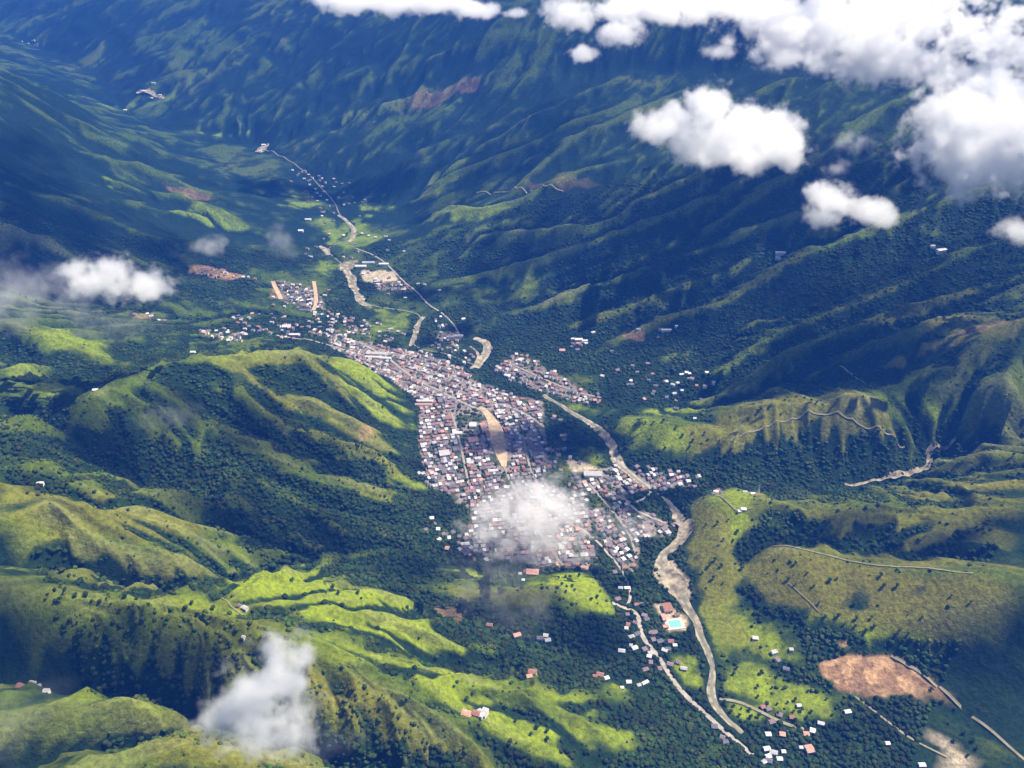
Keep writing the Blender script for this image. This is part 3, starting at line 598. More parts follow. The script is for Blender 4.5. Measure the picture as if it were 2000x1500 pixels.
ROADS = [
 ("road", 10, M_ROAD, [(1196,1178),(1225,1188),(1246,1200),(1250,1225),(1256,1248),(1280,1275),(1300,1305),(1318,1335),(1345,1365),(1378,1395),(1405,1420),(1440,1450),(1470,1475)], "pale road following the river below the town"),
 ("road", 5, M_ROAD, [(695,485),(735,500),(760,520),(790,552),(815,570),(835,595),(865,612),(885,632),(898,655)], "pale road coming down the upper valley"),
 ("road", 6, M_ROAD, [(1205,900),(1245,935),(1280,960),(1240,985),(1215,975)], "road by the town bridge"),
 ("road", 7, M_ROAD, [(1195,960),(1230,985),(1243,998),(1270,1010),(1300,1022)], "pale road between the lower quarters of town"),
 ("road", 6, M_ROAD, [(1130,1030),(1165,1055),(1190,1085),(1215,1112),(1235,1160),(1222,1190)], "road leaving the lower town"),
 ("road", 6, M_ROAD, [(540,655),(620,668),(700,690),(740,705)], "road along the left side of the valley"),
 ("track", 3, M_TRACK, [(1445,850),(1500,828),(1560,811),(1620,806),(1662,812),(1700,836),(1770,863)], "narrow track along the crest of the brown hill"),
 ("track", 3, M_TRACK, [(1510,1066),(1560,1070),(1640,1091),(1700,1103),(1800,1109),(1900,1121)], "narrow track along the olive crest"),
 ("track", 6, M_TRACK, [(1405,1366),(1440,1370),(1480,1388),(1530,1414),(1570,1425)], "pale bank below the yellow-green field"),
 ("track", 5, M_TRACK, [(1835,1342),(1900,1400),(2010,1492)], "straight track cut down the right-hand slope"), ("track", 4, M_TRACK, [(1660,1355),(1720,1400),(1790,1450),(1850,1480)], "straight track below the quarry"),
 ("track", 5, M_TRACK, [(1740,1282),(1790,1308),(1830,1342)], "track along the upper edge of the quarry"), ("track", 3, M_TRACK, [(1395,968),(1430,990),(1440,1000),(1470,992)], "track to the hilltop farm"),
 ("track", 4, M_TRACK, [(930,375),(955,372),(1027,374),(1100,370)], "pale track on the far slope"), ("track", 2, M_TRACK, [(1540,1140),(1570,1165),(1600,1195)], "faint track across the olive slope"),
 ("track", 4, M_TRACK, [(1640,712),(1665,728),(1690,745)], "faint track in the wooded slope"), ("track", 2, M_TRACK, [(420,1152),(455,1180),(490,1205)], "footpath on the near green ridge"),
 ("street", 34, M_SANDY, [(938,795,.35),(952,808,.7),(963,825,1.1),(972,850,1.3),(978,880,.9),(985,912,.35)], "wide sandy avenue through the middle of town"),
 ("street", 15, M_SANDY, [(533,548),(540,565),(549,584)], "pinkish straight street in the far quarter"), ("street", 13, M_SANDY, [(613,550),(617,575),(618,592),(612,607)], "second pinkish straight street in the far quarter"),
 ("street", 9, M_STREET, [(700,668),(760,700),(800,735),(860,765),(920,795),(945,803)], "main street of the upper town"),
 ("street", 8, M_STREET, [(960,785),(1010,800),(1045,820),(1062,835)], "diagonal street on the right side of town"),
 ("street", 6, M_STREET, [(880,800),(895,850),(906,900),(915,945)], "street down the left side of town"), ("street", 6, M_STREET, [(1020,850),(1028,885),(1038,925),(1060,965),(1095,1010)], "street down the right side of town"),
 ("street", 6, M_STREET, [(985,912),(1005,960),(1040,1020),(1080,1080),(1100,1105)], "street below the avenue"), ("street", 6, M_STREET, [(1150,945),(1180,980),(1230,1040),(1240,1080)], "street through the lower quarter"),
 ("street", 6, M_STREET, [(1000,712),(1060,740),(1120,765),(1180,778)], "street of the quarter across the river"),
]
STREETS = []
for i, (nm, w_, m_, pts, lab) in enumerate(ROADS):
    o, s_ = ribbon(nm, wl(*pts), w_, 1.3 if nm == "street" else (1.9 if nm == "track" else 1.0), m_, lab, ragged=.1 if nm != "street" else 0.0, seed=i)
    STREETS.append((s_, w_))
print("ribbons", time.time()-T0)

# ------------------------------------------------------------------ houses
def roof_mat(name, c, n=.22): return mat(name, c, .75, .25, n, .35)
ROOFS = [
 ("rust", roof_mat("roof_rust", (.25, .12, .09)), .13), ("mauve-brown", roof_mat("roof_mauve", (.175, .13, .14)), .36), ("dark grey", roof_mat("roof_dark_grey", (.11, .11, .13)), .18),
 ("pale grey", roof_mat("roof_pale_grey", (.36, .35, .36)), .17), ("white", roof_mat("roof_white", (.52, .51, .50)), .12), ("salmon", roof_mat("roof_salmon", (.46, .25, .19)), .04),
]
M_WALL = [mat("wall_cream", (.62, .56, .46), .9, .1, .1, .3), mat("wall_white", (.72, .70, .66), .9, .1, .1, .3), mat("wall_brick", (.36, .23, .17), .9, .1, .15, .3)]
M_DOOR = mat("door_brown", (.09, .06, .04), .7); M_GLASS = mat("window_glass", (.04, .05, .06), .2, .5)
def raw(name, V, Fc, m, smooth=False):
    me = bpy.data.meshes.new(name); me.from_pydata(V, [], Fc); me.materials.append(m); me.update()
    if smooth:
        for p_ in me.polygons: p_.use_smooth = True
    return me
def box_vf(x0, x1, y0, y1, z0, z1):
    V = [(x, y, z) for z in (z0, z1) for (x, y) in ((x0, y0), (x1, y0), (x1, y1), (x0, y1))]
    return V, [(3, 2, 1, 0), (4, 5, 6, 7), (0, 1, 5, 4), (1, 2, 6, 5), (2, 3, 7, 6), (3, 0, 4, 7)]
def gable_walls(m):     # unit house 1 x 1, eaves at 1, ridge along x at 1.42; foundations go 1.2 down
    V = [(-.5, -.5, -1.2), (.5, -.5, -1.2), (.5, .5, -1.2), (-.5, .5, -1.2), (-.5, -.5, 1), (.5, -.5, 1), (.5, .5, 1), (-.5, .5, 1), (-.5, 0, 1.40), (.5, 0, 1.40)]
    return raw("walls", V, [(0, 1, 5, 4), (2, 3, 7, 6), (1, 2, 6, 9, 5), (3, 0, 4, 8, 7), (3, 2, 1, 0)], m)
def gable_roof(m):
    a, b, t = .55, .57, .05
    V = []
    for dz in (0, t): V += [(-a, -b, .96+dz), (a, -b, .96+dz), (a, 0, 1.42+dz), (-a, 0, 1.42+dz), (a, b, .96+dz), (-a, b, .96+dz)]
    return raw("roof", V, [(6, 7, 8, 9), (9, 8, 10, 11), (3, 2, 1, 0), (5, 4, 2, 3), (0, 1, 7, 6), (4, 5, 11, 10), (1, 2, 8, 7), (2, 4, 10, 8), (3, 0, 6, 9), (5, 3, 9, 11)], m)
def lean_roof(m):
    a = .54
    V = [(-a, -a, 1.02), (a, -a, 1.02), (a, a, 1.22), (-a, a, 1.22), (-a, -a, 1.08), (a, -a, 1.08), (a, a, 1.28), (-a, a, 1.28)]
    return raw("roof", V, [(3, 2, 1, 0), (4, 5, 6, 7), (0, 1, 5, 4), (1, 2, 6, 5), (2, 3, 7, 6), (3, 0, 4, 7)], m)
def lean_walls(m):
    V = [(-.5, -.5, -1.2), (.5, -.5, -1.2), (.5, .5, -1.2), (-.5, .5, -1.2), (-.5, -.5, 1.03), (.5, -.5, 1.03), (.5, .5, 1.21), (-.5, .5, 1.21)]
    return raw("walls", V, [(0, 1, 5, 4), (1, 2, 6, 5), (2, 3, 7, 6), (3, 0, 4, 7), (4, 5, 6, 7), (3, 2, 1, 0)], m)
ME = {}
for ri, (cn, rm, _) in enumerate(ROOFS): ME['gr', ri] = gable_roof(rm); ME['lr', ri] = lean_roof(rm)
for wi, wm in enumerate(M_WALL): ME['gw', wi] = gable_walls(wm); ME['lw', wi] = lean_walls(wm)
V_, F_ = box_vf(-.07, .07, -.515, -.495, -1.0, .6); ME['door'] = raw("door", V_, F_, M_DOOR)
V_, F_ = box_vf(-.07, .07, -.515, -.495, .25, .72); ME['window'] = raw("window", V_, F_, M_GLASS)

CLEAR = []
houses = []     # (x, y, w, d, h, rot, roof kind, gable?, wall kind)
occ = {}
def free(x, y, r):
    cx, cyy = int(x//12), int(y//12)
    for i in range(cx-2, cx+3):
        for j in range(cyy-2, cyy+3):
            for (a, b, q) in occ.get((i, j), ()):
                if (a-x)**2+(b-y)**2 < (r+q)**2: return False
    return True
SG = {}
for s_, w_ in STREETS:
    for p_ in resample(list(s_), 4): SG.setdefault((int(p_[0]//40), int(p_[1]//40)), []).append((p_[0], p_[1], w_/2))
for b in GRAVEL_BED:
    for p_ in resample(smooth_line(wl(*b[2])), 6): SG.setdefault((int(p_[0]//40), int(p_[1]//40)), []).append((p_[0], p_[1], b[1]/2))
def on_street(x, y, r):
    i0, j0 = int(x//40), int(y//40)
    for i in range(i0-1, i0+2):
        for j in range(j0-1, j0+2):
            for (a, b, q) in SG.get((i, j), ()):
                if (a-x)**2+(b-y)**2 < (r+q)**2: return True
    return False
def add_house(x, y, w, d, h, rot, ri=None, gable=None, wi=None, force=False, flat_tol=9.0):
    r = min(w, d)*0.5
    if not force and (not free(x, y, r*0.98) or on_street(x, y, r+0.5)): return False
    if ri is None: ri = random.choices(range(len(ROOFS)), [q[2] for q in ROOFS])[0]
    if gable is None: gable = random.random() < .68
    if wi is None: wi = random.choices((0, 1, 2), (3, 3, 2))[0]
    houses.append([x, y, w, d, h, rot, ri, gable, wi]); occ.setdefault((int(x//12), int(y//12)), []).append((x, y, r)); return True
# special buildings that the photograph shows, by what stands where
def spec(px, py, w, d, h, rot, ri, gable=True, wi=1):
    x, y = hitp(px, py); add_house(x, y, w*(.85 if w < 24 else 1), d*(.85 if w < 24 else 1), h, math.radians(rot), ri, gable, wi, True)
    CLEAR.append((x, y, max(w, d)*.5+5)); return x, y
SPECIAL = [
 # near farms
 (912,1391,20,13,5,-20,5),(930,1398,16,12,5,-20,0),(934,1387,15,11,4,30,3),(946,1397,12,18,5,-25,3),(938,1404,10,9,4,-20,4),
 (30,1324,18,12,5,-15,0),(48,1332,20,12,5,-20,5),(66,1334,14,10,5,-10,4),(80,1338,13,9,4,10,4),(88,1344,10,8,4,0,3),(38,1338,12,10,4,-20,0),
 (1010,1243,17,11,5,20,5),(956,1223,14,9,4,-10,0),(1040,1320,18,12,5,-10,0),(1034,1326,12,9,4,10,5),(1172,1320,16,11,5,-15,0),(1185,1326,11,9,4,20,4),(1162,1322,10,8,4,0,0),
 (1055,1248,16,10,4,0,2),(1070,1252,14,10,4,10,3),(1066,1243,12,9,4,-10,4),(1228,1334,12,9,4,0,4),(1260,1335,16,8,4,30,4),(1248,1340,10,8,4,20,3),(1215,1345,8,7,4,0,4),
 (1040,1120,26,16,6,-5,5),(1028,1118,14,11,5,-5,0),(1142,1112,18,12,6,-5,5),(1016,1122,9,8,4,0,4),(1022,1133,8,7,4,0,4),
 (1303,1190,22,26,7,10,0),(1322,1203,12,8,6,10,0),(1296,1208,10,20,5,10,5),(1300,1226,14,9,5,10,5),(1310,1255,14,10,5,0,0),(1318,1262,10,8,4,0,4),
 (1580,1466,16,18,6,10,5),(1564,1462,8,7,4,0,4),(1497,1465,14,10,5,10,4),(1510,1472,16,10,5,-15,3),(1500,1480,12,10,5,20,4),(1522,1485,12,9,5,0,4),(1492,1490,10,9,4,30,3),(1530,1470,9,8,4,0,4),
 (1655,1392,14,9,4,10,4),(1733,1454,10,8,4,0,4),(1800,1496,14,9,4,0,4),(1475,1248,13,9,4,-10,4),(1512,1275,15,10,4,20,3),(1518,1290,10,14,4,30,1),(1545,1270,9,8,4,0,3),(1535,1308,14,9,4,-20,2),
 (1452,996,14,10,4,-10,4),(1444,1000,10,8,4,10,4),(1398,962,14,9,4,0,4),(1455,962,12,8,4,0,3),(1470,965,12,8,4,0,4),(1478,968,10,8,4,10,0),
 (1225,1150,15,9,4,0,4),(1212,1150,12,8,4,-10,3),(1214,1273,16,10,4,-10,4),(1232,1262,8,7,4,0,4),(477,1182,12,8,4,-30,3),(466,1176,9,7,4,-30,1),(474,1238,7,6,3,-30,3),
 (185,758,14,10,4,10,4),(376,684,16,10,4,0,4),(75,934,14,8,4,0,4),(712,1144,9,7,3,0,4),(1357,815,10,8,4,0,4),(1332,762,10,8,4,0,4),(1560,1380,10,8,4,0,4),
 # school, halls and landmarks in and around the town
 (830,786,46,9,7,0,4),(828,793,46,9,7,0,5),(735,693,60,14,7,-5,3),(728,700,44,9,7,-5,4),(752,702,40,10,7,-5,4),(944,838,14,44,8,13,5),(952,850,9,34,7,13,0),(924,834,22,20,9,0,4),
 (1158,930,44,18,9,-3,3),(924,862,26,20,7,13,5),(893,848,24,10,6,0,4),(868,888,26,22,7,13,3),(1130,665,24,12,6,0,4),(1142,668,20,12,6,0,4),(1118,663,12,9,5,10,4),(1302,637,30,9,5,0,4),(1322,636,14,8,4,0,4),
 (1098,686,20,14,6,0,5),(1525,490,30,14,6,0,4),(1520,496,16,10,5,0,4),(1524,503,12,10,5,0,4),(1838,490,30,14,6,20,4),(1820,486,16,10,5,0,3),(588,453,22,18,7,0,4),(602,430,24,12,6,0,4),(1500,1436,12,10,4,0,4),
 (705,522,40,14,7,0,4),(720,515,44,12,7,0,3),(750,518,34,12,7,0,4),(283,178,28,16,6,0,4),(300,164,22,12,6,0,3),(312,182,18,10,5,0,4),(296,190,16,10,5,0,4),(245,215,22,14,6,0,4),(515,283,22,14,6,0,4),(508,297,16,11,5,0,4),
 (895,658,30,12,6,0,4),(880,660,26,10,6,0,3),(560,640,26,16,6,0,4),(575,655,30,10,6,0,4),(1022,1036,26,12,6,13,4),
]
for s_ in SPECIAL: spec(*s_[:7])
SPECIAL_N = len(houses)
# the pool beside the villa
# blocks of the town
AX = math.radians(13)
ux, uy = (math.cos(AX), math.sin(AX)), (-math.sin(AX), math.cos(AX))
PARKS = [[hitp(*q) for q in p_] for p_ in (((886,788),(930,792),(946,805),(938,865),(900,862)), ((1100,893),(1150,900),(1186,918),(1150,924),(1118,926)), ((1068,855),(1100,850),(1110,900),(1070,905)), ((985,895),(1000,945),(985,950),(965,905)))]
def fill_blocks(poly_px, ang, bw=44, bd=23.6, st=6.4, keep=.93, irregular=0.0):
    poly = [hitp(*q) for q in poly_px]; a = np.array(poly); c = a.mean(0); ca, sa = math.cos(ang), math.sin(ang); R = np.abs(a-c).max()*1.5
    v = -R
    while v < R:
        u = -R+random.uniform(0, 20)
        while u < R:
            for row in (0, 1):
                uu = 0.0
                while uu < bw-7:
                    w = random.uniform(5.6, 11.0); w = min(w, bw-uu); d = random.uniform(8.0, 11.6)
                    lu = u+uu+w/2; lv = v+(d/2 if row == 0 else bd-d/2)
                    x = c[0]+lu*ca-lv*sa; y = c[1]+lu*sa+lv*ca
                    uu += w+random.choice((0, .3, .3, 1.5, 6*irregular))
                    if random.random() > keep: continue
                    if not inpoly(np.array([x]), np.array([y]), poly)[0] or any(inpoly(np.array([x]), np.array([y]), q)[0] for q in PARKS): continue
                    edge = min(1.0, fbm(np.array([x/40]), np.array([y/40]), 44, 2)[0]*2.5)
                    if random.random() > edge+.15*(1-irregular): continue
                    add_house(x+random.uniform(-1, 1)*6*irregular, y+random.uniform(-1, 1)*6*irregular, w, d, random.choice((3.4, 3.8, 4.2, 6.4, 6.8)), ang+random.uniform(-1, 1)*irregular+(math.pi/2 if w > 1e9 else 0))
            u += bw+st*(1 if irregular < .2 else 1.6)
        v += bd+st*(1 if irregular < .2 else 1.6)
TOWN = [
 (((822,792),(880,772),(960,767),(1055,787),(1060,850),(1095,870),(1090,900),(1060,930),(1060,965),(1000,965),(900,965),(862,955),(840,930),(820,870)), AX, .0, .96),
 (((900,965),(1000,965),(1060,960),(1110,965),(1150,1000),(1160,1095),(1110,1110),(1050,1102),(950,1090),(900,1072),(925,1000)), AX*.6, .1, .9),
 (((640,655),(700,665),(760,680),(830,688),(900,720),(935,748),(1000,770),(960,790),(880,790),(800,775),(745,735),(690,702),(650,682)), -.45, .2, .92),
 (((965,722),(1010,690),(1040,700),(1120,750),(1175,782),(1150,790),(1070,768),(1005,750)), -.4, .3, .85),
 (((1110,925),(1150,935),(1190,925),(1200,908),(1260,925),(1340,928),(1360,945),(1300,955),(1250,955),(1220,975),(1150,960)), .35, .2, .9),
 (((1150,1000),(1200,980),(1270,1000),(1325,1022),(1312,1047),(1250,1052),(1240,1112),(1205,1112),(1180,1070)), .5, .25, .82),
 (((545,548),(620,560),(632,600),(605,602),(560,588),(530,560)), .1, .3, .7), (((722,546),(800,556),(806,568),(740,567)), 0, .2, .9), (((620,600),(700,625),(712,655),(660,650),(610,620)), .2, .6, .35),
 (((380,642),(440,640),(485,650),(462,668),(400,656)), 0, .6, .5), (((540,632),(592,634),(582,662),(548,662)), 0, .6, .5), (((600,640),(700,650),(700,672),(620,662)), 0, .6, .45), (((850,600),(895,640),(905,662),(850,662)), 0, .5, .4),
 (((1200,905),(1290,915),(1375,930),(1370,950),(1250,960),(1200,940)), .3, .3, .9), (((1040,860),(1105,850),(1100,900),(1050,935)), .4, .3, .6), (((900,1060),(960,1090),(940,1105),(900,1085),(870,1062)), .2, .6, .55), (((830,1010),(850,1015),(848,1055),(832,1045)), .2, .6, .5),
 (((1150,1100),(1250,1110),(1240,1130),(1160,1115)), .5, .6, .35), (((1100,770),(1190,772),(1200,785),(1110,785)), .1, .5, .6),
 (((830,670),(900,660),(930,700),(900,715)), .1, .6, .35), (((1180,1060),(1240,1050),(1245,1120),(1215,1118)), .6, .5, .7), (((795,893),(850,905),(885,965),(850,968)), .2, .6, .6), (((825,1000),(905,1040),(930,1090),(870,1075)), .2, .6, .4), (((1100,945),(1220,960),(1230,990),(1120,985)), .3, .3, .8), (((365,520),(480,533),(500,545),(400,540)), 0, .7, .45),
]
for poly, ang, irr, keep in TOWN: fill_blocks(poly, ang, irregular=irr, keep=keep)
# rows of houses along the lower road and in the bottom right corner
for (pts, n, spread) in ((((1196,1178),(1225,1188),(1250,1215),(1256,1248),(1280,1275),(1300,1305),(1318,1335)), 46, 34), (((1470,1400),(1540,1418),(1590,1428)), 16, 22), (((1400,1425),(1470,1470),(1500,1500)), 9, 26), (((1090,690),(1160,660)), 8, 24), (((1240,655),(1320,640)), 4, 20), (((700,655),(712,630)), 16, 26),
                         (((1380,955),(1420,965)), 5, 14), (((1640,480),(1700,470)), 0, 20), (((1280,740),(1400,730),(1350,760)), 12, 40), (((470,640),(540,650)), 8, 30), (((270,612),(320,625)), 9, 14), (((640,390),(700,400)), 7, 60), (((560,345),(640,350)), 7, 60), (((40,80),(80,95)), 7, 60), (((600,500),(630,480)), 5, 40), (((600,340),(650,380),(680,440),(700,490),(770,560),(860,610)), 70, 110), (((560,640),(700,640),(800,660)), 40, 60), (((430,640),(560,600),(640,560)), 40, 70), (((1180,700),(1260,760),(1350,780)), 22, 60), (((1090,800),(1120,880),(1100,930)), 10, 30)):
    L = resample(smooth_line(wl(*pts)), 3)
    for _ in range(n):
        q = random.choice(L); add_house(q[0]+random.uniform(-spread, spread), q[1]+random.uniform(-spread, spread), random.uniform(8, 13), random.uniform(7, 10), random.uniform(3.2, 5), random.uniform(-.5, .5))
print("houses", len(houses), time.time()-T0)

# ---- the 300 that show largest are things of their own, the rest one mass
HX = np.array([h[0] for h in houses]); HY = np.array([h[1] for h in houses]); HZ = height(HX, HY)
for k, h in enumerate(houses): h.append(float(HZ[k]))
def proj(x, y, z):
    dx, dy, dz = x, y, z-H
    dep = dy*math.cos(PITCH)-dz*math.sin(PITCH); up = dy*math.sin(PITCH)+dz*math.cos(PITCH)
    return 1000+F*dx/dep, 750-F*up/dep, dep
def in_view(x, y, z, mg=0):
    px, py, dep = proj(x, y, z); return dep > 0 and -mg < px < 2000+mg and -mg < py < 1500+mg
size = []
for k, h in enumerate(houses):
    px, py, dep = proj(h[0], h[1], h[-1]); a = h[2]*h[3]/dep**2*(1 if -5 < px < 2005 and -5 < py < 1505 else 0)
    if k < SPECIAL_N: a *= 4
    size.append(a)
rank = np.argsort(-np.array(size)); NEAR = sorted(int(k) for k in rank[:296] if size[k] > 0); nearset = set(NEAR)
LANDMARKS = [
 ("the swimming pool", 1318, 1218), ("the bare earth quarry", 1715, 1320), ("the bright field below town", 1135, 1155), ("the olive crest track", 1500, 1090), ("the near orange farm", 925, 1394),
 ("the misty red farm", 55, 1332), ("the lime green crest", 577, 1110), ("the tan sports ground", 1145, 918), ("the avenue's lower end", 985, 912), ("the avenue's upper end", 945, 802), ("the avenue's middle", 970, 855),
 ("the low cloud's centre", 1045, 1015), ("the low cloud's lower left", 915, 1085), ("the pink gravel bar", 1295, 1080), ("the lower quarter's river bend", 1335, 1025), ("the hilltop meadow", 1450, 985),
 ("the sandy corner bend", 1860, 1450), ("the white bottom-edge cluster", 1505, 1475), ("the road's sharp bend", 1250, 1220), ("the lower road fork", 1300, 1310), ("the dark wooded gap", 1300, 970),
 ("the green ridge's foot", 850, 960), ("the big terracotta shed", 924, 862), ("the town's left edge", 832, 900), ("the lower quarter's far end", 1350, 940), ("the street end under cloud", 1100, 1105),
 ("the narrowing gravel reach", 1205, 885), ("the lower quarter's main road", 1243, 998), ("the wood above the sports ground", 1100, 880), ("the long orange barn", 1040, 1120), ("the yellow-green riverside field", 1530, 1370),
 ("the low cloud's lower right", 1160, 1050), ("the white hall", 870, 888), ("the green ridge crest", 440, 690), ("the brown twin-crested hill", 1500, 800), ("the low cloud's upper edge", 1010, 960), ("the low cloud's right edge", 1160, 985),
 ("the road below the lower quarter", 1230, 1150), ("the saddle behind the lime ridge", 740, 1150), ("the strung-out roadside houses", 1290, 1270), ("the low cloud's upper left", 930, 985), ("the thin riverside wisp", 1230, 1030),
]
LMW = [(n, *hitp(a, b)) for n, a, b in LANDMARKS]
ORD = ["nearest", "second nearest", "third nearest", "fourth nearest", "fifth nearest", "sixth nearest", "seventh nearest", "eighth nearest", "ninth nearest", "tenth nearest", "eleventh nearest", "twelfth nearest", "thirteenth nearest", "fourteenth nearest", "fifteenth nearest"]+[w_+" nearest" for w_ in ("sixteenth", "seventeenth", "eighteenth", "nineteenth", "twentieth", "twenty-first", "twenty-second", "twenty-third", "twenty-fourth", "twenty-fifth", "twenty-sixth", "twenty-seventh", "twenty-eighth", "twenty-ninth", "thirtieth")]
by = {}
for k in NEAR:
    h = houses[k]; j = min(range(len(LMW)), key=lambda i: (LMW[i][1]-h[0])**2+(LMW[i][2]-h[1])**2)
    by.setdefault((j, h[6], h[7]), []).append((math.hypot(LMW[j][1]-h[0], LMW[j][2]-h[1]), k))
HLAB = {}
for (j, ri, gb), L in by.items():
    for i, (d, k) in enumerate(sorted(L)):
        f = "gabled" if gb else "flat"
        HLAB[k] = f"{ROOFS[ri][0]} {f} roofed house, {ORD[min(i, 29)]} such to {LMW[j][0]}"
def build_house(k):
    x, y, w, d, h, rot, ri, gb, wi, z = houses[k]
    e = bpy.data.objects.new("house", None); C.objects.link(e); e.location = (x, y, z); e.rotation_euler = (0, 0, rot); e.empty_display_size = 4
    e["label"] = HLAB[k]; e["category"] = "house"; e["group"] = "houses of the valley town"
    parts = [("walls", ME['gw' if gb else 'lw', wi]), ("roof", ME['gr' if gb else 'lr', ri])]
    near_one = math.hypot(x, y) < 1450
    if near_one: parts += [("door", ME['door']), ("window", ME['window']), ("window", ME['window'])]
    nwin = 0
    for nm, me in parts:
        o = bpy.data.objects.new(nm, me); C.objects.link(o); o.parent = e; o.scale = (w, d, h)
        if nm == "window": o.location = (w*(.3 if nwin else -.3), 0, 0); nwin += 1
    return e
for k in NEAR: build_house(k)
# the rest of the roofs further up the valley: one mass
FV, FF, FM = [], [], []; nv = 0
def add_me(me, h):
    global nv
    x, y, w, d, hh, rot, ri, gb, wi, z = h
    ca, sa = math.cos(rot), math.sin(rot)
    for v in me.vertices:
        X_, Y_, Z_ = v.co.x*w, v.co.y*d, v.co.z*hh; FV.append((x+X_*ca-Y_*sa, y+X_*sa+Y_*ca, z+Z_))
    for p_ in me.polygons:
        if me.name.startswith("roof") and p_.normal.z < -.2: continue
        FF.append([nv+i for i in p_.vertices]); FM.append(mi_of[me.materials[0].name])
    nv += len(me.vertices)
allm = [r[1] for r in ROOFS]+M_WALL; mi_of = {m_.name: i for i, m_ in enumerate(allm)}
for k, h in enumerate(houses):
    if k in nearset: continue
    add_me(ME['gw' if h[7] else 'lw', h[8]], h); add_me(ME['gr' if h[7] else 'lr', h[6]], h)
me = bpy.data.meshes.new("far_houses"); me.from_pydata(FV, [], FF)
for m_ in allm: me.materials.append(m_)
me.polygons.foreach_set("material_index", FM); me.update()
fo = bpy.data.objects.new("far_houses", me); C.objects.link(fo); fo["kind"] = "stuff"; fo["label"] = "crowded roofs of the town further up the valley"; fo["category"] = "houses"
print("houses built", len(NEAR), time.time()-T0)

# ------------------------------------------------------------------ villa pool and masts
px_, py_ = hitp(1318, 1219); pz = float(height(np.array([px_]), np.array([py_]))[0])+.8
pool = bpy.data.objects.new("swimming_pool", None); C.objects.link(pool); pool.location = (px_, py_, pz); pool.rotation_euler = (0, 0, .15)
pool["label"] = "turquoise swimming pool with pale paved surround beside the villa"; pool["category"] = "pool"
def addp(name, parts, m_, parent):
    V, Fc = [], []
    for q in parts:
        v, f = box_vf(*q); n0 = len(V); V += v; Fc += [tuple(i+n0 for i in g_) for g_ in f]
    o = bpy.data.objects.new(name, raw(name, V, Fc, m_)); C.objects.link(o)
    if parent: o.parent = parent
    return o
addp("surround", [(-20, -13, -15, 15, -3, .25), (13, 20, -15, 15, -3, .25), (-13, 13, 10, 15, -3, .25), (-13, 13, -15, -10, -3, .25)], mat("pool_paving", (.55, .42, .33), .8, .2, .15, .3), pool)
addp("water", [(-13, 13, -10, 10, -3, .05)], mat("pool_water", (.16, .50, .60), .1, .5), pool)
def mast(px, py, hgt, label):
    x, y = hitp(px, py); z = float(height(np.array([x]), np.array([y]))[0])
    e = bpy.data.objects.new("radio_mast", None); C.objects.link(e); e.location = (x, y, z); e["label"] = label; e["category"] = "mast"
    mm_ = mat("mast_steel", (.62, .62, .60), .5, .4)
    V, Fc = [], []
    def bar(a, b, r):
        a = np.array(a, float); b = np.array(b, float); d = b-a; d /= np.linalg.norm(d); s_ = np.cross(d, (0, 0, 1) if abs(d[2]) < .9 else (1, 0, 0)); s_ /= np.linalg.norm(s_); t_ = np.cross(d, s_)
        n0 = len(V)
        for c in (a, b):
            for q in ((1, 1), (-1, 1), (-1, -1), (1, -1)): V.append(tuple(c+s_*q[0]*r+t_*q[1]*r))
        Fc.extend([(n0, n0+1, n0+5, n0+4), (n0+1, n0+2, n0+6, n0+5), (n0+2, n0+3, n0+7, n0+6), (n0+3, n0, n0+4, n0+7)])
    wb, wt = 2.6, .7; nseg = 8; cs = ((1, 1), (-1, 1), (-1, -1), (1, -1))
    for cx, cyy in cs: bar((cx*wb, cyy*wb, -1), (cx*wt, cyy*wt, hgt), .28)
    for s_ in range(nseg):
        a, b = s_/nseg, (s_+1)/nseg; wa, wb_ = wb+(wt-wb)*a, wb+(wt-wb)*b
        for i in range(4):
            p_, q_ = cs[i], cs[(i+1) % 4]
            bar((p_[0]*wa, p_[1]*wa, hgt*a), (q_[0]*wb_, q_[1]*wb_, hgt*b), .16); bar((p_[0]*wb_, p_[1]*wb_, hgt*b), (q_[0]*wb_, q_[1]*wb_, hgt*b), .16)
    o = bpy.data.objects.new("lattice", raw("lattice", V, Fc, mm_)); C.objects.link(o); o.parent = e
    V, Fc = [], []; bar((0, 0, hgt), (0, 0, hgt*1.15), .2)
    o = bpy.data.objects.new("antenna", raw("antenna", V, Fc, mm_)); C.objects.link(o); o.parent = e
mast(1444, 838, 46, "tall pale lattice mast on the saddle of the bright hill"); mast(1481, 964, 28, "short lattice mast beside the hilltop houses")

# ------------------------------------------------------------------ woods: one mass of crowns; lone trees are things of their own
def ico(sub):
    import bmesh
    bm = bmesh.new(); bmesh.ops.create_icosphere(bm, subdivisions=sub, radius=1.0)
    V = np.array([v.co[:] for v in bm.verts]); Fc = np.array([[v.index for v in f.verts] for f in bm.faces]); bm.free(); return V, Fc
M_LEAF = mat("tree_foliage", (.03, .06, .02), .9, .12); _l = M_LEAF.node_tree; _a = _l.nodes.new("ShaderNodeVertexColor"); _a.layer_name = "tint"
_tn = _l.nodes.new("ShaderNodeTexNoise"); _tn.inputs["Scale"].default_value = .5; _tg = _l.nodes.new("ShaderNodeNewGeometry"); _l.links.new(_tg.outputs["Position"], _tn.inputs["Vector"])
_tr = _l.nodes.new("ShaderNodeMapRange"); _tr.inputs["From Min"].default_value = .3; _tr.inputs["From Max"].default_value = .7; _tr.inputs["To Min"].default_value = .5; _tr.inputs["To Max"].default_value = 1.5
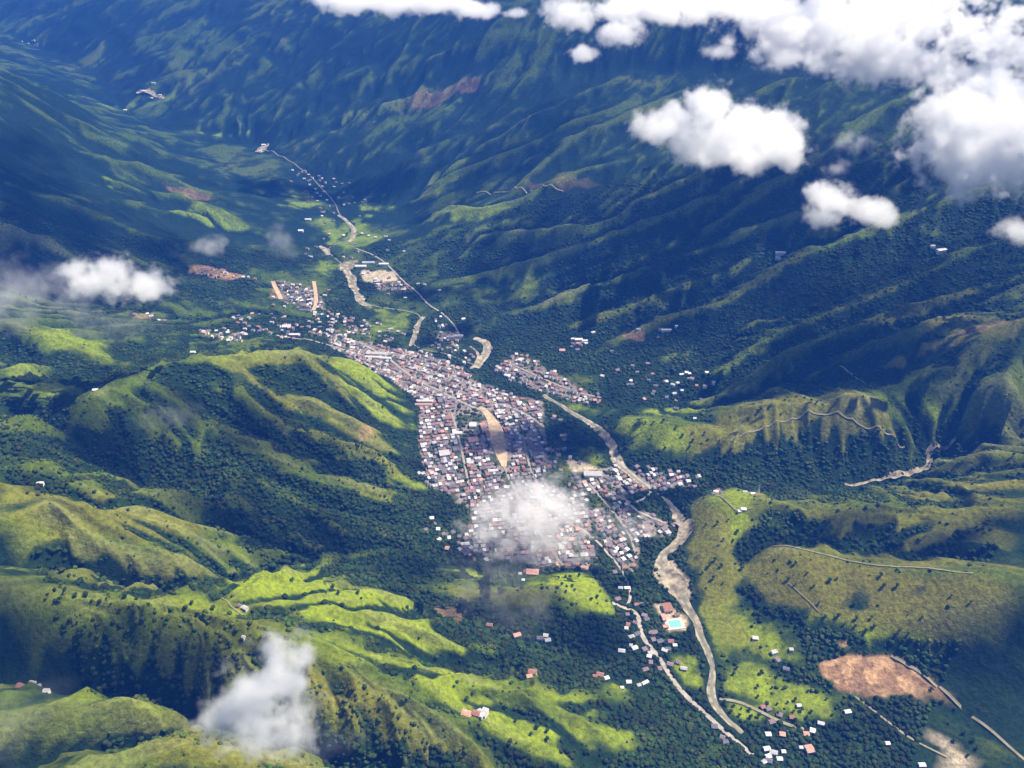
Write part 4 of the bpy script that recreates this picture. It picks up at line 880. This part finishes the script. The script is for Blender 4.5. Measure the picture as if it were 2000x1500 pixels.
_tm = _l.nodes.new("ShaderNodeVectorMath"); _tm.operation = 'MULTIPLY'; _l.links.new(_tn.outputs["Fac"], _tr.inputs["Value"]); _l.links.new(_a.outputs["Color"], _tm.inputs[0]); _l.links.new(_tr.outputs["Result"], _tm.inputs[1])
_l.links.new(_tm.outputs["Vector"], _l.nodes["Principled BSDF"].inputs["Base Color"])
def scatter(r0, r1, sp, thr):
    n = int((r1*r1-r0*r0)*math.radians(72)/2/(sp*sp))
    r = np.sqrt(rng.uniform(r0*r0, r1*r1, n)); t = rng.uniform(-math.radians(36), math.radians(36), n)
    x = r*np.sin(t); y = r*np.cos(t); g, wood, past, ol, n1, n2, c1, c2 = veg(x, y)
    tw = msamp('town', x, y); bare = np.maximum(msamp('soil', x, y), msamp('sand', x, y))
    p_ = (1-ss(.18, .62, g))*.92+.09+.35*wood; p_ = np.where(past > .3, p_*np.where(past > .75, .10, .25), p_); p_ = np.where((ol > .3) & (wood < .3), p_*np.where(ol > .8, .10, .35), p_); p_ = np.where(tw > .3, .40*(fbm(x/50, y/50, 88, 2) > .5), p_); p_ = np.where(bare > .2, 0, p_)
    for q_ in (PARKS[0], PARKS[2], PARKS[3]): p_ = np.where(inpoly(x, y, q_), .85, p_)
    k = (rng.random(n) < p_); x, y, g = x[k], y[k], g[k]
    # keep streets, houses and river clear
    ok = np.array([not on_street(a, b, 1.0) and free(a, b, 3.0) for a, b in zip(x, y)])
    for (cx_, cy_, cr_) in CLEAR+[(px_, py_, 26)]: ok &= (x-cx_)**2+(y-cy_)**2 > cr_**2
    return x[ok], y[ok], g[ok]
def crowns(name, x, y, g, sub, rad, label, flat=1.0):
    V0, F0 = ico(sub); n = len(x); nv_ = len(V0); z = height(x, y)
    r = (rad[0]+(rad[1]-rad[0])*rng.random(n)**1.8)*(1-.3*g); a = rng.uniform(0, 6.28, n); ca, sa = np.cos(a), np.sin(a)
    jit = 1+rng.uniform(-.28, .28, (n, nv_))
    P_ = V0[None]*jit[..., None]*r[:, None, None]; P_[..., 2] *= rng.uniform(.75, 1.15, n)[:, None]*flat
    X_ = P_[..., 0]*ca[:, None]-P_[..., 1]*sa[:, None]+x[:, None]; Y_ = P_[..., 0]*sa[:, None]+P_[..., 1]*ca[:, None]+y[:, None]; Z_ = P_[..., 2]+(z+r*.62*flat)[:, None]
    V = np.stack([X_, Y_, Z_], -1).reshape(-1, 3); Fc = (F0[None]+(np.arange(n)*nv_)[:, None, None]).reshape(-1, 3)
    base = np.array([.013, .031, .007])[None]*(1-g[:, None])+np.array([.034, .062, .009])[None]*g[:, None]
    b = base*(.55+1.3*np.clip(fbm(x/60, y/60, 93, 3)*1.6-.3, 0, 1)*rng.uniform(.6, 1.4, n))[:, None]; b[:, 0] *= rng.uniform(.8, 1.7, n)
    col = np.repeat(np.concatenate([b, np.ones((n, 1))], 1), nv_, 0)
    o = mesh_np(name, V, Fc, M_LEAF, col); o["kind"] = "stuff"; o["label"] = label; o["category"] = "wood"
    return n
N1 = crowns("forest", *scatter(600, 1900, 5.6, 0), 2, (1.8, 6.0), "dark woods and scrub on the near slopes and gullies", flat=.85)
N2 = crowns("forest", *scatter(1900, 3300, 8.6, 0), 1, (2.6, 7.0), "dark woods on the far valley sides", flat=.5)
print("forest", N1, N2, time.time()-T0)
M_TRUNK = mat("tree_bark", (.10, .07, .05), .95)
def tree_meshes(seed):
    rs = np.random.default_rng(seed); V, Fc, c0 = [], [], 0
    V0, F0 = ico(2)
    for k in range(6):
        c = rs.normal(0, 1, 3)*np.array([1.5, 1.5, .9]); c[2] += 6.2; r = rs.uniform(1.3, 2.3); v = V0*(1+rs.uniform(-.3, .3, len(V0)))[:, None]*r+c
        V.append(v); Fc.append(F0+c0); c0 += len(v)
    for k in range(260):     # leaf clumps through the outer crown
        d = rs.normal(0, 1, 3); d /= np.linalg.norm(d); p_ = d*rs.uniform(2.2, 3.9)*np.array([1, 1, .8])+np.array([0, 0, 6.3])
        a = rs.normal(0, .55, (3, 3)); V.append(p_+a); Fc.append(np.array([[0, 1, 2]])+c0); c0 += 3
    V = np.concatenate(V); Fc = np.concatenate(Fc)
    me = bpy.data.meshes.new("crown"); me.from_pydata(V.tolist(), [], Fc.tolist()); me.materials.append(M_LEAF)
    t = rs.uniform(.6, 1.5, len(V))[:, None]*np.array([.030, .062, .016]); at_ = me.color_attributes.new("tint", 'FLOAT_COLOR', 'POINT'); at_.data.foreach_set("color", np.concatenate([t, np.ones((len(V), 1))], 1).astype(np.float32).ravel())
    me.update()
    tv, tf = [], []; ring = 7
    for (zz, r, ox) in ((-1.5, .55, 0), (1.5, .38, .05), (4, .28, .2), (6.5, .12, .1)):
        for i in range(ring): tv.append((ox+r*math.cos(i/ring*6.283), r*math.sin(i/ring*6.283), zz))
    for l in range(3):
        for i in range(ring): tf.append((l*ring+i, l*ring+(i+1) % ring, (l+1)*ring+(i+1) % ring, (l+1)*ring+i))
    for (dx, dy) in ((1.7, .4), (-1.5, .9), (.2, -1.6)):
        n0 = len(tv)
        for i in range(3): tv.append((.14*math.cos(i*2.1), .14*math.sin(i*2.1), 3.4))
        tv.append((dx, dy, 6.0)); tf += [(n0, n0+1, n0+3), (n0+1, n0+2, n0+3), (n0+2, n0, n0+3)]
    tm = raw("trunk", tv, tf, M_TRUNK, True)
    return me, tm
TM = [tree_meshes(40+i) for i in range(4)]
TREE_AREAS = [   # (number, outline, what they stand on)
 (15, ((1520,1100),(1700,1115),(1900,1140),(1900,1220),(1700,1215),(1560,1180)), "the olive hillside under the crest track"),
 (24, ((1420,1300),(1620,1350),(1640,1410),(1560,1415),(1480,1385)), "the yellow-green riverside field"), (10, ((1412,1368),(1465,1378),(1535,1412),(1425,1402)), "the small field between river and track"),
 (10, ((1075,1128),(1145,1122),(1195,1185),(1105,1162)), "the bright field below the low cloud"), (12, ((1220,820),(1340,838),(1430,860),(1300,890)), "the bright hill beside the river"),
 (14, ((1350,1000),(1440,1010),(1460,1150),(1370,1150)), "the grassy shoulder right of the river"), (10, ((1740,1345),(1830,1345),(1990,1480),(1900,1490)), "the strip beside the straight track"),
 (10, ((1560,1205),(1740,1205),(1800,1245),(1680,1235)), "the lime strip under the olive hill"), (12, ((560,1120),(700,1155),(820,1200),(700,1220)), "the lime green ridge"), (12, ((860,1330),(1000,1385),(1150,1450),(1050,1450)), "the striped green spurs"),
 (8, ((680,720),(760,760),(800,820),(730,790)), "the bright flank of the ridge beside town"), (8, ((1440,800),(1600,780),(1700,800),(1500,820)), "the brown twin-crested hill"), (6, ((180,1262),(300,1300),(300,1318),(210,1290)), "the lone lime patch in the dark valley"),
 (8, ((1110,872),(1195,885),(1170,903),(1120,892)), "the meadow above the sports ground"), (10, ((60,1140),(330,1168),(430,1180),(100,1180)), "the olive crest at the near left"),
]
tl = []
for n_, poly_px, where in TREE_AREAS:
    poly = [hitp(*q) for q in poly_px]; a = np.array(poly); got = []; tries = 0
    while len(got) < n_ and tries < 2000:
        tries += 1; x = random.uniform(a[:, 0].min(), a[:, 0].max()); y = random.uniform(a[:, 1].min(), a[:, 1].max())
        if not inpoly(np.array([x]), np.array([y]), poly)[0] or on_street(x, y, 4) or any(math.hypot(x-q[0], y-q[1]) < 14 for q in got): continue
        got.append((x, y, random.uniform(.55, 1.15)))
    cx = a[:, 0].mean(); cyy = a[:, 1].mean()
    # number them from the end nearest the aeroplane to the far end, as one would count them in the picture
    got.sort(key=lambda q: proj(q[0], q[1], float(samp(Z3, q[0], q[1])))[0])
    NUM = ["first", "second", "third", "fourth", "fifth", "sixth", "seventh", "eighth", "ninth", "tenth", "eleventh", "twelfth", "thirteenth", "fourteenth", "fifteenth", "sixteenth", "seventeenth", "eighteenth", "nineteenth", "twentieth", "twenty-first", "twenty-second", "twenty-third", "twenty-fourth", "twenty-fifth", "twenty-sixth"]
    for i, (x, y, s_) in enumerate(got):
        z = float(height(np.array([x]), np.array([y]))[0]); e = bpy.data.objects.new("tree", None); C.objects.link(e); e.location = (x, y, z); e.rotation_euler = (0, 0, random.uniform(0, 6.28))
        sz = "small" if s_ < .75 else ("large" if s_ > 1.0 else "round")
        e["label"] = f"{sz} dark tree, {NUM[i]} from the left on {where}"; e["category"] = "tree"; e["group"] = "lone trees on the pastures"
        cm, tm = TM[random.randrange(4)]
        for nm, me_ in (("crown", cm), ("trunk", tm)):
            o = bpy.data.objects.new(nm, me_); C.objects.link(o); o.parent = e; o.scale = (s_,)*3
print("trees", time.time()-T0)

# ------------------------------------------------------------------ clouds
def cloud_material(name, col, aniso=0.0):
    m = bpy.data.materials.new(name); m.use_nodes = True; nt = m.node_tree
    for n in list(nt.nodes): nt.nodes.remove(n)
    out = nt.nodes.new("ShaderNodeOutputMaterial"); v = nt.nodes.new("ShaderNodeVolumePrincipled")
    v.inputs["Color"].default_value = (*col, 1); v.inputs["Density"].default_value = 1.0
    v.inputs["Density Attribute"].default_value = "density"; v.inputs["Anisotropy"].default_value = aniso
    nt.links.new(v.outputs[0], out.inputs["Volume"])
    return m
def cloud_tree(name, blobs, lo, hi, res, dens, nscale, namp, soft, seed, m, stretch=(1, 1, 1), thr=0.0):
    ng = bpy.data.node_groups.new(name, 'GeometryNodeTree')
    ng.interface.new_socket("Geometry", in_out='OUTPUT', socket_type='NodeSocketGeometry')
    N = ng.nodes; Lk = ng.links.new
    def vm(op, a, b):
        n = N.new("ShaderNodeVectorMath"); n.operation = op
        for i, v in enumerate((a, b)):
            if v is None: continue
            if isinstance(v, (tuple, list)): n.inputs[i].default_value = v
            else: Lk(v, n.inputs[i])
        return n.outputs["Value"] if op == 'LENGTH' else n.outputs["Vector"]
    def mm(op, a, b=None, c=None, clamp=False):
        n = N.new("ShaderNodeMath"); n.operation = op; n.use_clamp = clamp
        for i, v in enumerate((a, b, c)):
            if v is None: continue
            if isinstance(v, (int, float)): n.inputs[i].default_value = v
            else: Lk(v, n.inputs[i])
        return n.outputs[0]
    pos = N.new("GeometryNodeInputPosition").outputs[0]
    s = None
    for (c, r, w) in blobs:
        d = vm('LENGTH', vm('DIVIDE', vm('SUBTRACT', pos, tuple(c)), tuple(r)), None)
        f = mm('MULTIPLY', mm('SUBTRACT', 1.0, d), w)
        s = f if s is None else mm('SMOOTH_MAX', s, f, 0.12)
    nz = N.new("ShaderNodeTexNoise"); nz.inputs["Scale"].default_value = nscale; nz.inputs["Detail"].default_value = 6.0; nz.inputs["Roughness"].default_value = 0.68
    Lk(vm('MULTIPLY', vm('ADD', pos, (seed*911.0, seed*37.0, 0)), tuple(stretch)), nz.inputs["Vector"])
    n2 = mm('MULTIPLY', mm('SUBTRACT', nz.outputs[0], 0.5), namp)
    v = mm('ADD', mm('ADD', s, n2), -thr)
    v = mm('MULTIPLY', v, 1.0/soft, clamp=True)
    v = mm('MULTIPLY', v, dens)
    vc = N.new("GeometryNodeVolumeCube"); Lk(v, vc.inputs["Density"])
    vc.inputs["Min"].default_value = lo; vc.inputs["Max"].default_value = hi
    for i, a in enumerate("XYZ"): vc.inputs["Resolution "+a].default_value = res[i]
    sm_ = N.new("GeometryNodeSetMaterial"); sm_.inputs["Material"].default_value = m
    Lk(vc.outputs[0], sm_.inputs[0]); go = N.new("NodeGroupOutput"); Lk(sm_.outputs[0], go.inputs[0])
    return ng
M_CLOUD = cloud_material("cloud_white", (0.995, 0.995, 0.995), 0.25)
def cloud(lobes, z, dens=0.05, namp=1.0, soft=0.25, vox=6.0, nsize=90.0, seed=1, label="", thick=0.8, depth=0.9, m=None, thr=0.0):
    """lobes: (px, py, rx_px, ry_px, weight) seen from the aeroplane, all at about height z"""
    base = at(lobes[0][0], lobes[0][1], z); o3 = np.array(base); bl = []
    for L in lobes:
        px, py, rx, ry = L[:4]; w = L[4] if len(L) > 4 else 1.0
        dist = math.dist(base, (0, 0, H)); k = dist/math.hypot(F, px-1000, py-750)
        cx = (px-lobes[0][0])*k; up = -(py-lobes[0][1])*k
        dy = L[5] if len(L) > 5 else 0.0
        # spread the lobe partly upwards and partly back, as a cloud lying level would look
        el = math.radians(32)+math.atan((py-750)/F)
        c = (cx, up*math.sin(el)*0.55+dy, up*math.cos(el)*0.9)
        bl.append((c, (rx*k, max(rx, ry)*k*depth, ry*k*thick*1.15), w))
    lo = np.min([np.array(c)-np.array(r)*1.35 for c, r, w in bl], 0); hi = np.max([np.array(c)+np.array(r)*1.35 for c, r, w in bl], 0)
    res = [int(max(8, min(230, (hi[i]-lo[i])/vox))) for i in range(3)]
    vd = bpy.data.volumes.new("cloud"); o = bpy.data.objects.new("cloud", vd); C.objects.link(o); o.location = base
    vd.materials.append(m or M_CLOUD)
    vd.render.step_size = vox*2.0
    md = o.modifiers.new("cloud", 'NODES')
    md.node_group = cloud_tree("cloud", bl, tuple(lo), tuple(hi), res, dens, 1.0/nsize, namp, soft, seed, m or M_CLOUD, thr=thr)
    o["kind"] = "stuff"; o["label"] = label; o["category"] = "cloud"
    return o
CB = dict(dens=.026, namp=3.2, soft=.22)
cloud([(1455,268,100,62),(1382,200,44,46),(1300,238,62,34),(1530,290,55,44),(1252,240,30,28,.8),(1410,290,90,36)], 820, seed=3, label="bright white puffy cloud above the far slope", nsize=62, vox=4, **CB)
cloud([(1625,388,48,38),(1700,420,50,28),(1610,425,38,20,.7),(1735,435,26,18,.8)], 760, seed=5, label="small white cloud below the bright one", nsize=50, vox=4, **CB)
cloud([(1930,260,125,105),(1880,215,70,60),(1990,310,90,70),(1900,330,70,50),(2040,230,90,110)], 800, seed=8, label="large white cloud at the right edge", nsize=72, vox=5, dens=.026, namp=4.2, soft=.25)
cloud([(1640,50,170,60),(1720,110,95,52),(1560,60,90,50),(1700,20,105,60),(1765,25,40,50),(1480,10,90,24),(1330,8,150,22)], 900, seed=11, label="biggest white cloud along the top edge", nsize=80, vox=6.5, dens=.028, namp=4.8, soft=.3, thr=.08)
cloud([(1880,60,80,50,.75),(1960,90,80,60,.85),(1830,130,80,40,.7),(1930,160,90,36,.7),(1990,30,70,50,.7),(1850,10,60,30,.7)], 900, seed=13, label="broken cloud in the top corner", dens=.04, namp=6, soft=.35, thr=.4, nsize=60, vox=8)
cloud([(1110,28,46,28),(1085,14,26,22),(1140,45,26,16,.8)], 950, seed=17, label="white puff near the top edge", nsize=45, vox=5, **CB)
cloud([(1210,66,40,24),(1235,45,24,18,.8),(1190,75,20,16,.8)], 940, seed=19, label="small white puff right of its neighbour", nsize=40, vox=5, **CB)
cloud([(1133,104,32,17)], 900, seed=21, label="lowest of the small white puffs at the top", nsize=45, vox=4.5, **CB)
cloud([(700,4,60,22),(780,8,60,20),(860,6,60,18),(920,18,45,16),(650,-6,50,18),(1005,26,22,9,.7)], 850, seed=23, label="long white cloud bank at the far ridge", nsize=80, vox=8, **CB)
cloud([(1530,116,50,18,.8),(1590,125,40,14,.6),(1490,100,26,14,.6)], 860, seed=25, label="thin cloud shred under the biggest cloud", dens=.02, namp=3.6, soft=.7, nsize=50, vox=7)
cloud([(1405,100,32,14,.8),(1420,80,20,10,.6)], 860, seed=27, label="thin yellowish cloud shred", dens=.03, namp=3, soft=.6, nsize=40, vox=6)
cloud([(185,545,60,26),(150,525,34,22,.9),(265,560,62,24),(215,522,40,22,.8),(295,575,34,14,.8)], 560, seed=29, label="white cloud lying on the left valley side", dens=.05, namp=4.2, soft=.8, nsize=38, vox=3.5)
cloud([(25,570,70,60,.8),(80,560,60,40,.7),(0,620,60,40,.7),(130,590,50,40,.55)], 540, seed=31, label="ragged thin cloud at the left edge", dens=.010, namp=3.6, soft=1.0, nsize=50, vox=5)
cloud([(410,478,36,16,.9)], 380, seed=33, label="small soft cloud over the left meadow", dens=.02, namp=2.6, soft=.8, nsize=40, vox=4)
cloud([(548,468,30,34,.8),(560,495,20,20,.6)], 330, seed=35, label="soft upright wisp over the upper valley", dens=.010, namp=2.6, soft=.9, nsize=45, vox=5)
cloud([(1060,985,92,40,1),(975,1000,60,32,.8),(1110,1000,45,40,.8),(1040,1045,100,46,.6),(955,1050,55,34,.5),(1080,1080,60,24,.35),(1030,955,60,20,.8)], 150, seed=37, label="low cloud lying over the lower town", dens=.048, namp=2.9, soft=1.0, nsize=38, vox=3.2, thick=.5)
cloud([(1230,1030,46,24,.7),(1190,1015,30,16,.5)], 130, seed=39, label="thin wisp over the lower quarter", dens=.014, namp=2.6, soft=.9, nsize=30, vox=3)
cloud([(500,1375,62,70,.85),(552,1300,46,62,.9),(572,1262,34,40,.8),(430,1425,52,34,.75),(560,1420,56,50,.7),(520,1440,70,34,.6),(588,1245,30,34,.75)], 640, seed=41, label="upright plume of cloud over the near ridge", dens=.12, namp=3.5, soft=1.1, nsize=30, vox=2.6, thick=1.1)
cloud([(330,815,60,26,.6),(370,805,30,18,.6)], 400, seed=43, label="faint mist before the dark slope", dens=.006, namp=2.4, soft=1.0, nsize=40, vox=4)
cloud([(30,1400,80,60,.6),(90,1350,50,30,.45),(10,1460,60,50,.5)], 600, seed=45, label="faint mist in the near left corner", dens=.005, namp=2.6, soft=1.0, nsize=30, vox=3)
cloud([(1985,450,42,24,.9)], 700, seed=47, label="small cloud cut by the right edge", nsize=45, vox=4, dens=.03, namp=3, soft=.6)
cloud([(1010,1205,60,22,.5),(1055,1180,26,40,.4),(960,1110,80,40,.35)], 150, seed=49, label="faint mist below the low cloud", dens=.008, namp=2.6, soft=1.0, nsize=35, vox=3.5)
cloud([(640,1450,60,20,.5),(690,1430,30,20,.45)], 480, seed=51, label="faint mist beside the upright plume", dens=.008, namp=2.6, soft=1.0, nsize=25, vox=3)
cloud([(1635,330,26,22,.6),(1660,270,40,14,.5)], 760, seed=53, label="torn wisps between the white clouds", dens=.015, namp=3, soft=.8, nsize=30, vox=4)
cloud([(160,620,40,40,.5),(190,640,60,24,.5),(250,640,60,20,.4)], 420, seed=55, label="thin mist over the left meadows", dens=.007, namp=2.6, soft=1.0, nsize=35, vox=4)
# thin blue mist that fills the head of the valley, several kilometres off
M_MIST = cloud_material("far_mist", (.30, .62, 1.0), .0)
for (cx, cyy, cz, rx, ry, rz, dn) in ((-2300, 6200, 350, 2600, 2100, 520, .00042), (-1500, 4700, 200, 1300, 1100, 330, .00022)):
    vd = bpy.data.volumes.new("mist"); o = bpy.data.objects.new("mist", vd); C.objects.link(o); o.location = (cx, cyy, cz); vd.materials.append(M_MIST); vd.render.step_size = 150
    md = o.modifiers.new("mist", 'NODES'); md.node_group = cloud_tree("mist", [((0, 0, 0), (rx, ry, rz), 1.0)], (-rx, -ry, -rz), (rx, ry, rz), (44, 44, 20), dn, 1/900.0, .6, .55, 91, M_MIST)
    o["kind"] = "stuff"; o["label"] = "thin blue mist at the head of the valley"; o["category"] = "mist"
# clouds added out of view above the aeroplane, to shade parts of the slopes
SUNV = np.array([math.sin(SUN_AZ)*math.cos(SUN_EL), math.cos(SUN_AZ)*math.cos(SUN_EL), math.sin(SUN_EL)])
M_CLOUD_SHADING = cloud_material("cloud_shading", (.99, .99, .99), .2)
def shade_cloud(spots, z, dens, seed, label):
    pts = []
    for (px, py, rx, ry) in spots:
        g_ = np.array(hit(Z3, px, py)); c = g_+SUNV*((z-g_[2])/SUNV[2]); pts.append((c, (rx, ry, 70.0), 1.0))
    base = pts[0][0]; bl = [(tuple(c-base), r, w) for c, r, w in pts]
    lo = np.min([np.array(c)-np.array(r)*1.3 for c, r, w in bl], 0); hi = np.max([np.array(c)+np.array(r)*1.3 for c, r, w in bl], 0)
    res = [int(max(8, min(110, (hi[i]-lo[i])/16))) for i in range(3)]
    vd = bpy.data.volumes.new("cloud"); o = bpy.data.objects.new("cloud", vd); C.objects.link(o); o.location = tuple(base); vd.materials.append(M_CLOUD_SHADING); vd.render.step_size = 30
    md = o.modifiers.new("cloud", 'NODES'); md.node_group = cloud_tree("cloud", bl, tuple(lo), tuple(hi), res, dens, 1/190.0, 2.6, .9, seed, M_CLOUD_SHADING)
    o["kind"] = "stuff"; o["label"] = label; o["category"] = "cloud"
shade_cloud([(90,440,520,420),(330,500,260,160),(0,330,420,380)], 1950, .022, 71, "unseen cloud added to shade the left mountain")
shade_cloud([(420,1010,250,120),(620,1050,170,100),(180,870,230,110),(800,1110,120,80),(500,850,200,130),(620,900,130,90),(380,800,150,90)], 1900, .016, 73, "unseen cloud added to shade the ravine and ridge flank")
shade_cloud([(190,1300,140,70),(340,1330,90,45),(20,1240,120,80)], 1850, .016, 75, "unseen cloud added to shade the near valley")
shade_cloud([(1500,560,420,200),(1300,620,220,140),(1750,560,380,230),(1850,700,260,170),(1600,700,200,110)], 1950, .013, 77, "unseen cloud added to shade the wooded far slope")
shade_cloud([(1150,1240,150,70),(1000,1180,130,60)], 1850, .014, 79, "unseen cloud added to shade the lower woods")
shade_cloud([(2010,1200,90,60),(1620,1035,240,50),(1850,1050,200,50)], 1850, .014, 81, "unseen cloud added to shade the right-hand gully")
shade_cloud([(1150,400,330,210),(1000,300,380,280),(1350,400,300,180)], 2000, .009, 83, "unseen cloud added to shade the far mountainside")
print("clouds", time.time()-T0)

# ------------------------------------------------------------------ haze in the valley air
hm = bpy.data.materials.new("haze_air"); hm.use_nodes = True; _h = hm.node_tree
for n in list(_h.nodes): _h.nodes.remove(n)
_o = _h.nodes.new("ShaderNodeOutputMaterial"); _v = _h.nodes.new("ShaderNodeVolumePrincipled")
_v.inputs["Color"].default_value = (0.045, 0.225, 1.0, 1); _v.inputs["Density"].default_value = 6.4e-5; _v.inputs["Anisotropy"].default_value = 0.0
_h.links.new(_v.outputs[0], _o.inputs["Volume"])
zl = float(gz.min())-1.0
hb = bpy.data.meshes.new("haze"); X, Yb, Yf, Zt = 27000, -6000, 27000, 1500
hb.from_pydata([(x, y, z) for z in (zl, Zt) for (x, y) in ((-X, Yb), (X, Yb), (X, Yf), (-X, Yf))], [], [(3, 2, 1, 0), (4, 5, 6, 7), (0, 1, 5, 4), (1, 2, 6, 5), (2, 3, 7, 6), (3, 0, 4, 7)])
hb.materials.append(hm); ho = bpy.data.objects.new("haze", hb); C.objects.link(ho); ho["kind"] = "stuff"; ho["label"] = "pale blue haze filling the valley air"; ho["category"] = "haze"
print("total", time.time()-T0)
